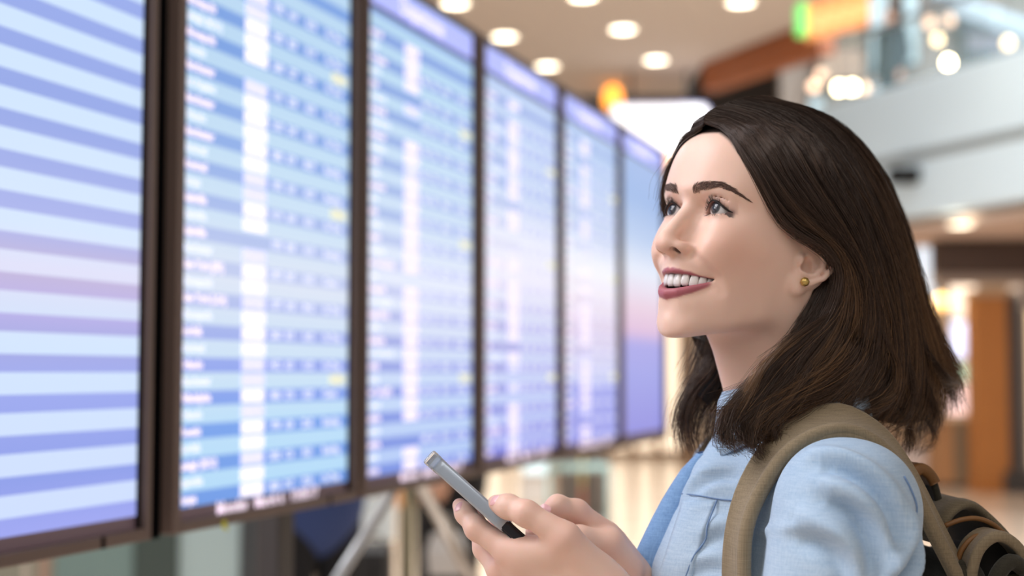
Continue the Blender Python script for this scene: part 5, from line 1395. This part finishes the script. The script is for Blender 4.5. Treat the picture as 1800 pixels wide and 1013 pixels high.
# chest pocket: a thin patch with a turned upper edge
def patch(name, c, nu, nv, lift, thick, m, parent):
    c = [np.array(q, float) for q in c]; P = np.zeros((nu, nv, 3)); ok = True
    for i in range(nu):
        for j in range(nv):
            a, b = i / (nu - 1), j / (nv - 1)
            uv = (c[0] * (1 - a) + c[1] * a) * (1 - b) + (c[3] * (1 - a) + c[2] * a) * b
            p = hit(S2, *uv)
            if p is None: p = P[i - 1, j] if i else P[i, j - 1]
            P[i, j] = p
    N_ = normal(S2, P.reshape(-1, 3)).reshape(P.shape)
    P = P + N_ * fold_height(P.reshape(-1, 3)).reshape(nu, nv, 1)
    T_ = P + N_ * (lift + thick); Bt = P + N_ * (lift - .003)
    n = nu * nv; idx = np.arange(n).reshape(nu, nv); f = []
    for i in range(nu - 1):
        for j in range(nv - 1):
            f.append((idx[i, j], idx[i, j + 1], idx[i + 1, j + 1], idx[i + 1, j])); f.append(tuple(n + k for k in (idx[i, j], idx[i + 1, j], idx[i + 1, j + 1], idx[i, j + 1])))
    ring = [idx[i, 0] for i in range(nu)] + [idx[-1, j] for j in range(1, nv)] + [idx[i, -1] for i in range(nu - 2, -1, -1)] + [idx[0, j] for j in range(nv - 2, 0, -1)]
    for k in range(len(ring)): a, b = ring[k], ring[(k + 1) % len(ring)]; f.append((a, b, n + b, n + a))
    return MB().add(list(T_.reshape(-1, 3)) + list(Bt.reshape(-1, 3)), f).build(name, m, parent, True)
pk = patch('pocket', [(1200, 884), (1258, 882), (1206, 1040), (1150, 1040)], 10, 14, .0002, .0010, shirt_m, shirt)
seam([(1200, 869), (1228, 872), (1262, 878), (1290, 881)], .0006)
# front edge of the far half, standing open at the neck
def front_f(l, u):
    t = np.linspace(.24, -.05, 117); P = np.array([body(l, f, u) for f in t]); d = S2.eval(P); i = np.argmax(d < 0)
    return t[i - 1] + (t[i] - t[i - 1]) * d[i - 1] / (d[i - 1] - d[i] + 1e-12) if i > 0 else -.05
us = np.linspace(-.030, -.46, 30); VV, FF = [], []
for i, u in enumerate(us):
    k = (u + .03) / (-.43)
    off = np.interp(k, [0, .1, .2, .3, .40, .7, 1], [.006, .018, .020, .013, .005, .004, .003])
    sec = [(.006, .0005), (.000, off * .5 + .001), (-.010, off), (-.022, off * .9), (-.036, off * .5 + .001), (-.052, .0005)]
    ns = np.interp(k, [0, .3, .45, 1], [1, 1, .4, .2]); sec = [(l * ns if l < 0 else l, o) for l, o in sec]
    top = [(l, front_f(l, u) + o) for l, o in sec]
    for l, f in top: VV.append(body(l, f, u))
    for l, f in top: VV.append(body(l, f - .004, u))
m_ = len(sec)
for i in range(len(us) - 1):
    for j in range(m_ - 1):
        a, b = i * 2 * m_ + j, (i + 1) * 2 * m_ + j
        FF.append((a, b, b + 1, a + 1)); FF.append((a + m_, a + m_ + 1, b + m_ + 1, b + m_))
    a, b = i * 2 * m_, (i + 1) * 2 * m_
    FF.append((a, a + m_, b + m_, b)); FF.append((a + m_ - 1, b + m_ - 1, b + 2 * m_ - 1, a + 2 * m_ - 1))
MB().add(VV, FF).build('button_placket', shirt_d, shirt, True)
# collar: stand and turned leaf
def collar():
    VV, FF = [], []; n = 40
    sec_n = 7
    for i in range(n + 1):
        a = math.radians(-135 + 303 * i / n)                            # 0 is the nape
        e = abs(a) / math.radians(168)                                  # 1 at the front points
        dirv = -bf * math.cos(a) + bl * math.sin(a)
        h = .040 - .012 * e ** 2; drop = .034 + .030 * e ** 4
        r0 = .060 + .002 * e; c = NECK + bf * (.004 + .002 * e) - bu * .006 * e
        pr = [(r0 - .003, -.012), (r0 - .002, h * .5), (r0, h), (r0 + .004, h + .004), (r0 + .008, h - .004), (r0 + .012, h - drop * .55), (r0 + .014 + .004 * e, h - drop)]
        for r, z in pr: VV.append(c + dirv * r + bu * z)
    for i in range(n):
        for j in range(sec_n - 1):
            a, b = i * sec_n + j, (i + 1) * sec_n + j; FF.append((a, b, b + 1, a + 1))
    o = MB().add(VV, FF).build('collar', shirt_m, shirt, True)
    md = o.modifiers.new('thickness', 'SOLIDIFY'); md.thickness = .0022; md.offset = 0
collar()
# ---------------------------------------------------------------- trousers and shoes (below the frame)
TR = Field()
TR.ell(body(0, -.005, -.50), (.175, .13, .15), k=.05, rot=B3)
for s in (1, -1): TR.chain([body(s * .09, 0, -.52), body(s * .095, .02, -.92), body(s * .09, -.012, -1.28)], [.088, .062, .050], k=.03)
Vt, Qt = TR.mesh((-.1, .98, .06), (.62, 1.70, 1.06), .007, 10)
np_mesh('trousers', Vt, Qt, mat('navy_denim', rgb(52, 60, 82), .8, noise=(60, .5, rgb(40, 46, 66))), person)
SHF = Field()
for s in (1, -1):
    SHF.ell(body(s * .09, .05, -1.352), (.042, .125, .045), k=.02, rot=B3); SHF.cap(body(s * .09, -.02, -1.33), body(s * .09, -.015, -1.27), .045, .046, k=.02)
Vt, Qt = SHF.mesh((-.1, .98, .0), (.62, 1.70, .16), .006, 10, clip=lambda P: .002 - P[..., 2])
np_mesh('shoes', Vt, Qt, mat('white_canvas', rgb(214, 210, 204), .7), person)

# ================================================================ phone
pa, pb = at(764, 812, 1.224), at(906, 940, 1.214)
ax = (pb - pa) / np.linalg.norm(pb - pa); wd = np.array([-.030, 1.0, -.084]); wd -= ax * wd.dot(ax); wd /= np.linalg.norm(wd)
nn = np.cross(ax, wd); nn = nn if nn[2] > 0 else -nn
LEN, WID, TH = .138, .067, .0082
cen = pa + ax * LEN / 2 + wd * WID / 2
phone = empty('smartphone'); 
phone.matrix_world = Matrix(((ax[0], wd[0], nn[0], cen[0]), (ax[1], wd[1], nn[1], cen[1]), (ax[2], wd[2], nn[2], cen[2]), (0, 0, 0, 1)))
if np.dot(np.cross(ax, wd), nn) < 0:
    phone.matrix_world = Matrix(((ax[0], -wd[0], nn[0], cen[0]), (ax[1], -wd[1], nn[1], cen[1]), (ax[2], -wd[2], nn[2], cen[2]), (0, 0, 0, 1)))
tag(phone, 'dark smartphone in a clear case, seen edge-on in the woman\'s hands', 'phone')
def rbox(L_, W_, T_, rad, z0, n=6, edge=.0012):
    ring = []
    for cx, cy, a0 in ((L_ / 2 - rad, W_ / 2 - rad, 0), (-L_ / 2 + rad, W_ / 2 - rad, 90), (-L_ / 2 + rad, -W_ / 2 + rad, 180), (L_ / 2 - rad, -W_ / 2 + rad, 270)):
        for k in range(n + 1): a = math.radians(a0 + 90 * k / n); ring.append((cx, cy, rad, a))
    lv = [(-edge, 0), (-edge * .3, edge * .3), (0, edge), (0, T_ - edge), (-edge * .3, T_ - edge * .3), (-edge, T_)]
    V_ = [(cx + (r + o) * math.cos(a), cy + (r + o) * math.sin(a), z0 + z) for o, z in lv for cx, cy, r, a in ring]
    m = len(ring); F_ = [(i * m + k, i * m + (k + 1) % m, (i + 1) * m + (k + 1) % m, (i + 1) * m + k) for i in range(len(lv) - 1) for k in range(m)]
    F_ += [tuple(range(m))[::-1], tuple((len(lv) - 1) * m + k for k in range(m))]
    return MB().add(V_, F_)
rbox(LEN, WID, TH, .010, -TH / 2).build('body', mat('phone_edge', rgb(34, 34, 40), .3, .3), phone, True)
rbox(LEN - .004, WID - .004, .0008, .008, TH / 2 - .0002).build('screen', mat('phone_glass', rgb(14, 15, 18), .06), phone, True)
rbox(LEN - .003, WID - .003, .0008, .009, -TH / 2 - .0006).build('back', mat('phone_back', rgb(40, 46, 56), .2), phone, True)
cl = rbox(LEN * .62, WID + .0045, TH + .0042, .010, -TH / 2 - .0021, edge=.0022).build('phone_case', mat('frosted_case', rgb(186, 198, 212), .22, .25, trans=.25), phone, True); cl.location = (-LEN * .19 - .002, 0, 0)
rbox(.011, WID + .0055, TH + .0056, .0035, -TH / 2 - .0028, edge=.0018).build('case_lip', mat('clear_case', rgb(244, 248, 252), .05, trans=.85, spec=.9), phone, True).location = (-LEN / 2 - .0022, 0, 0)
MB().lathe([(.0001, 0), (.0045, 0), (.0045, .0016), (.003, .0018)], (0, 0, 0), 16).build('camera_lens', mat('lens_black', rgb(8, 8, 10), .1), phone).location = (-LEN / 2 + .012, -WID / 2 + .012, -TH / 2 - .0022)

# ================================================================ backpack
pack = empty('backpack', tuple(body(0, -.20, -.30))); tag(pack, 'olive canvas backpack with leather trim worn on the woman\'s back', 'backpack')
PI_ = Vector(pack.location)
def to_pack(o): o.data.transform(Matrix.Translation(-PI_)); o.parent = pack; return o
canvas = cloth('olive_canvas', rgb(128, 115, 92), rgb(94, 84, 66), 1.4)
canvas_l = cloth('olive_canvas_light', rgb(150, 134, 108), rgb(122, 108, 86), 1.2)
canvas_d = cloth('olive_canvas_dark', rgb(64, 60, 48), rgb(46, 43, 35), 1.4)
leather = mat('brown_leather', rgb(134, 92, 48), .55, noise=(160, .6, rgb(96, 62, 30)), bump=(300, .4))
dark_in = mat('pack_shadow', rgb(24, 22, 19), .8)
def ribbon(inn, out, thick, m, name, parent, nrm_hint=None, M=40, edge=None):
    """a padded band between two edge lines"""
    a, b = resample(inn, M), resample(out, M); W_ = b - a; T_ = np.gradient((a + b) / 2, axis=0)
    N_ = np.cross(T_, W_); N_ /= np.linalg.norm(N_, axis=1, keepdims=True)
    if nrm_hint is not None and np.median((N_ @ nrm_hint)) < 0: N_ = -N_
    prof = [(0, .0), (.012, .55), (.05, .9), (.12, 1), (.14, .86), (.5, .98), (.86, .86), (.88, 1), (.95, .9), (.988, .55), (1, 0)]
    top = [(w, h) for w, h in prof]; bot = [(w, -h) for w, h in prof[1:-1]][::-1]
    sec = top + bot; m_ = len(sec)
    V_ = np.stack([a + W_ * w + N_ * (h * thick / 2) for w, h in sec], 1).reshape(-1, 3)
    F_ = [(i * m_ + k, (i + 1) * m_ + k, (i + 1) * m_ + (k + 1) % m_, i * m_ + (k + 1) % m_) for i in range(M - 1) for k in range(m_)]
    F_ += [tuple(range(m_))[::-1], tuple((M - 1) * m_ + k for k in range(m_))]
    return MB().add(V_, F_).build(name, m, parent, True)
inn = [B(1283, 1075, .092), B(1276, 1013, .092), B(1282, 930, .092), B(1304, 850, .090), B(1345, 782, .086), B(1405, 735, .080), B(1472, 714, .078), B(1545, 752, .08), B(1598, 822, .085), B(1645, 912, .09), B(1700, 1020, .09), B(1720, 1060, .09)]
out = [B(1318, 1075, .130), B(1312, 1013, .130), B(1318, 930, .130), B(1350, 858, .126), B(1393, 803, .127), B(1450, 773, .128), B(1505, 774, .128), B(1555, 806, .128), B(1603, 872, .124), B(1640, 945, .118), B(1678, 1020, .112), B(1696, 1060, .11)]
to_pack(ribbon(inn, out, .011, canvas_l, 'shoulder_strap', None, np.array([0, -.3, 1.])))
to_pack(MB().tube(resample([p * .86 + q * .14 + np.array([0, -.002, .0035]) for q, p in zip(inn, out)], 60), .0062, 10).build('strap_edge', canvas_l, None, True))
sub = lambda A_, B_, w: [p + (q - p) * w for p, q in zip(A_, B_)]
# the far strap, over the other shoulder
mirb = lambda P: [body(-((p - NECK) @ bl), (p - NECK) @ bf, (p - NECK) @ bu) for p in P]
to_pack(ribbon(mirb(inn), mirb(out), .011, canvas_l, 'shoulder_strap', None, np.array([0, .3, 1.])))
BP = Field()
def bbox_fn(c, hx, r):
    c = np.array(c); hx = np.array(hx)
    def fn(P):
        q = np.abs((P - c) @ B3) - hx + r
        return np.linalg.norm(np.maximum(q, 0), axis=-1) + np.minimum(q.max(-1), 0) - r
    return fn
c0 = body(0, -.165, -.350); BP.custom(bbox_fn(c0, (.15, .060, .215), .045), c0, .30, k=.02)
c1 = body(0, -.240, -.44); BP.custom(bbox_fn(c1, (.11, .035, .11), .03), c1, .2, k=.012)
BP.ell(body(.0, -.165, -.165), (.10, .05, .05), k=.03, rot=B3)
class BF(Field):
    def eval(s, P, prims=None, cut=None):
        d = Field.eval(s, P, prims); return d + .0009 * sum(np.sin(P @ _w3[i] * .8 + _wp[i]) for i in range(9))
BP2 = BF(); BP2.p = BP.p
Vb, Qb = BP2.mesh((.30, 1.05, .80), (.66, 1.60, 1.36), .005, 10)
to_pack(np_mesh('bag_body', Vb, Qb, canvas))
BK = Field(); c2 = body(0, -.118, -.30); BK.custom(bbox_fn(c2, (.118, .020, .185), .018), c2, .25, k=.01)
Vk, Qk = BK.mesh((.30, 1.05, .90), (.56, 1.60, 1.40), .006, 8)
to_pack(np_mesh('shade_fill_panel', Vk, Qk, canvas_d))  # added dark fill standing in for the shade between strap and bag
# grab handle with leather wrap
hp = [B(1612, 905, .05), B(1604, 862, .05), B(1606, 838, .05), B(1622, 826, .048), B(1640, 842, .045), B(1652, 880, .04), B(1660, 935, .04)]
hp2 = [p - bl * .035 for p in hp]
to_pack(ribbon(hp, hp2, .007, canvas_d, 'grab_handle', None, np.array([.2, 0, 1.]), 30))
w1 = resample(hp, 30)[10:18]; w2 = resample(hp2, 30)[10:18]; cc = (w1.mean(0) + w2.mean(0)) / 2
to_pack(ribbon(list(cc + (w1 - cc) * 1.10), list(cc + (w2 - cc) * 1.10), .011, leather, 'leather_wrap', None, np.array([.2, 0, 1.]), 16))
# flap over the top with its bound edge
fl_a = [B(1655, 960, .085), B(1668, 915, .085), B(1690, 893, .08), B(1712, 890, .075), B(1735, 905, .07), B(1775, 945, .07), B(1812, 1000, .07)]
fl_b = [p - bl * .17 for p in fl_a]
to_pack(ribbon(fl_a, fl_b, .010, canvas, 'top_flap', None, np.array([.3, 0, 1.]), 36))
to_pack(MB().tube(resample([B(1660, 925, .092), B(1690, 914, .095), B(1718, 912, .095), B(1745, 922, .094), B(1772, 944, .09)], 24), .0022, 8).build('bound_edge', leather, None, True))
to_pack(MB().tube(resample([B(1684, 985, .10), B(1692, 965, .102), B(1712, 945, .103), B(1738, 940, .10)], 20), .0024, 8).build('leather_piping', leather, None, True))
# rolled side pocket: a thick arched rim, a dark sheet for the shade in its mouth
rim = [B(1708, 1060, .115), B(1712, 1005, .118), B(1726, 965, .12), B(1755, 944, .12), B(1785, 956, .118), B(1808, 990, .116), B(1822, 1040, .114)]
rim2 = [p - bl * .035 for p in rim]
to_pack(ribbon(rim, rim2, .010, canvas_l, 'side_pocket', None, np.array([0, 0, 1.]), 36))
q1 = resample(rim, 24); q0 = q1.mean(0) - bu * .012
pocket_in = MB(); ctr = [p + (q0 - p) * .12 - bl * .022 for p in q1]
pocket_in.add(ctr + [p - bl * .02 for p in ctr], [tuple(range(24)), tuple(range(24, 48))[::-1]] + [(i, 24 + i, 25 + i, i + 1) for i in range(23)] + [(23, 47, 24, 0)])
to_pack(pocket_in.build('pocket_shade', dark_in, None))
to_pack(MB().tube(resample([B(1745, 1060, .125), B(1752, 1015, .122), B(1775, 988, .118), B(1800, 1000, .114)], 16), [.007] * 16, 12).build('rolled_cloth', canvas_d, None, True))
# ================================================================ people far behind
def bystander(name, loc, rz, label, coat, pants, hair_c, skin_c=rgb(206, 160, 136), arm_bend=.0, coat_len=.80, h=.009):
    root_p = np.array(loc, float); Rz_ = _rz(rz)
    w = lambda x, y, z: root_p + Rz_ @ np.array([x, y, z])              # x left, -y forward
    Bd, Ct, Tr, Hr, Sh = Field(), Field(), Field(), Field(), Field()
    Bd.ell(w(0, -.02, 1.58), (.073, .092, .112), k=.02, rot=Rz_); Bd.ell(w(0, -.045, 1.515), (.05, .06, .06), k=.03, rot=Rz_)
    Bd.ell(w(0, -.115, 1.565), (.012, .018, .02), k=.012, rot=Rz_)
    for s in (1, -1):
        Bd.ell(w(s * .075, -.005, 1.57), (.012, .02, .032), k=.006, rot=Rz_); Bd.ell(w(s * .03, -.105, 1.60), (.016, .014, .010), k=.008, op=-1, rot=Rz_)
    Bd.ell(w(0, -.112, 1.522), (.022, .012, .006), k=.005, op=-1, rot=Rz_)
    Bd.cap(w(0, 0, 1.50), w(0, .01, 1.38), .052, .06, k=.02)
    Bd.ell(w(0, 0, 1.20), (.17, .10, .24), k=.05, rot=Rz_); Bd.ell(w(0, 0, .95), (.16, .105, .15), k=.06, rot=Rz_)
    Ct.ell(w(0, 0, 1.20), (.20, .135, .27), k=.05, rot=Rz_); Ct.cap(w(-.13, .01, 1.36), w(.13, .01, 1.36), .06, .06, k=.05); Ct.ell(w(0, 0, .98), (.20, .155, .25), k=.06, rot=Rz_)
    Ct.chain([w(-.07, 0, 1.42), w(0, .06, 1.44), w(.07, 0, 1.42)], .022, k=.02)
    Tr.ell(w(0, 0, .92), (.17, .125, .13), k=.05, rot=Rz_)
    for s in (1, -1):
        sh, el = w(s * .19, 0, 1.37), w(s * .235, .03, 1.10); wr = w(s * .22, -.06 - arm_bend * .2, .86 + arm_bend * .18)
        Bd.chain([sh, el, wr], [.045, .038, .026], k=.02); Ct.chain([sh, el, el + (wr - el) * .92], [.066, .056, .042], k=.03)
        d = (wr - el) / np.linalg.norm(wr - el); pm = wr + d * .07; Bd.cap(wr, pm, .026, .032, k=.015)
        sd = np.cross(d, Rz_ @ np.array([1., 0, 0])); sd /= np.linalg.norm(sd)
        for i_, (o_, L_) in enumerate(((-.030, .058), (-.010, .072), (.010, .066), (.029, .050))):
            b0 = pm + sd * o_; m1 = b0 + d * L_ * .55; Bd.chain([b0, m1, m1 + d * L_ * .4 - Rz_ @ np.array([s * .016, .01, 0])], [.0105, .0095, .008], k=.004)
        Bd.chain([wr + sd * -.024 + d * .015, wr + sd * -.052 + d * .05, wr + sd * -.058 + d * .078], [.013, .011, .009], k=.008)
        Bd.chain([w(s * .09, 0, .9), w(s * .10, -.01, .50), w(s * .10, .015, .10)], [.08, .055, .04], k=.03)
        Tr.chain([w(s * .09, 0, .9), w(s * .10, -.01, .50), w(s * .10, .015, .07)], [.098, .076, .064], k=.03)
        Sh.ell(w(s * .10, -.05, .042), (.045, .125, .042), k=.02, rot=Rz_); Sh.cap(w(s * .10, .02, .05), w(s * .10, .02, .09), .045, .045, k=.02)
    Hr.ell(w(0, .012, 1.605), (.086, .098, .108), k=.02, rot=Rz_); Hr.ell(w(0, .06, 1.52), (.07, .05, .07), k=.03, rot=Rz_); Hr.ell(w(0, -.10, 1.54), (.072, .07, .105), k=.01, op=-1, rot=Rz_)
    lo, hi = root_p + [-.42, -.42, -.0], root_p + [.42, .42, 1.78]
    o = np_mesh('person', *Bd.mesh(lo, hi, h, 12), skin_c_m(skin_c)); tag(o, label, 'person')
    np_mesh('jacket', *Ct.mesh(lo, hi, h * 1.2, 12), coat, o); np_mesh('trousers', *Tr.mesh(lo, hi, h * 1.3, 12), pants, o)
    np_mesh('hair', *Hr.mesh(lo, hi, h, 12), hair_c, o); np_mesh('shoes', *Sh.mesh(lo, hi, h, 12, clip=lambda P: root_p[2] + .001 - P[..., 2]), mat('black_leather', rgb(26, 25, 25), .4), o)
    return o
def skin_c_m(c): return mat('skin_plain', c, .5)
navy = mat('navy_wool', rgb(52, 72, 124), .85); black_w = mat('black_wool', rgb(26, 27, 32), .85); dhair = mat('plain_dark_hair', rgb(42, 32, 27), .6); black_t = mat('black_trousers', rgb(20, 21, 26), .85)
p = at(556, 655, 5.4); bystander('person', (p[0], 5.4, 0), math.radians(35), 'person in a navy jacket and black trousers, mostly hidden behind the second display', navy, black_t, dhair, arm_bend=2.0)
p = at(790, 655, 6.4); bystander('person', (p[0], 6.4, 0), math.radians(-50), 'person in all black clothes, mostly hidden behind the third and fourth displays', black_w, black_t, dhair, arm_bend=.6)
p = at(1576, 655, 17.7); bystander('person', (p[0], 17.7, 4.32), math.radians(-60), 'dark dressed person standing upstairs behind the glass balustrade', mat('charcoal_wool', rgb(44, 48, 56), .85), black_t, dhair)
# a white paper bag held low by the person in black
p = at(785, 945, 5.9); r_ = empty('paper_bag', (p[0], 5.9, .60)); tag(r_, 'small crumpled white paper bag held in front of the person in black', 'bag')
MB().add([(-.07, -.035, .0), (.07, -.035, .0), (.07, .035, .0), (-.07, .035, .0), (-.08, -.03, .10), (.075, -.04, .11), (.08, .03, .10), (-.075, .04, .11), (-.06, -.012, .17), (.065, -.008, .165), (.06, .012, .17), (-.065, .01, .165)],
         [(3, 2, 1, 0), (0, 1, 5, 4), (1, 2, 6, 5), (2, 3, 7, 6), (3, 0, 4, 7), (4, 5, 9, 8), (5, 6, 10, 9), (6, 7, 11, 10), (7, 4, 8, 11), (8, 9, 10, 11)]).build('sack', mat('white_paper', rgb(214, 212, 208), .8, bump=(60, .5)), r_)
MB().tube([(-.03, 0, .165), (-.025, 0, .22), (0, 0, .245), (.025, 0, .22), (.03, 0, .165)], .004, 8).build('handle', mat('cord_white', rgb(226, 222, 214), .7), r_)
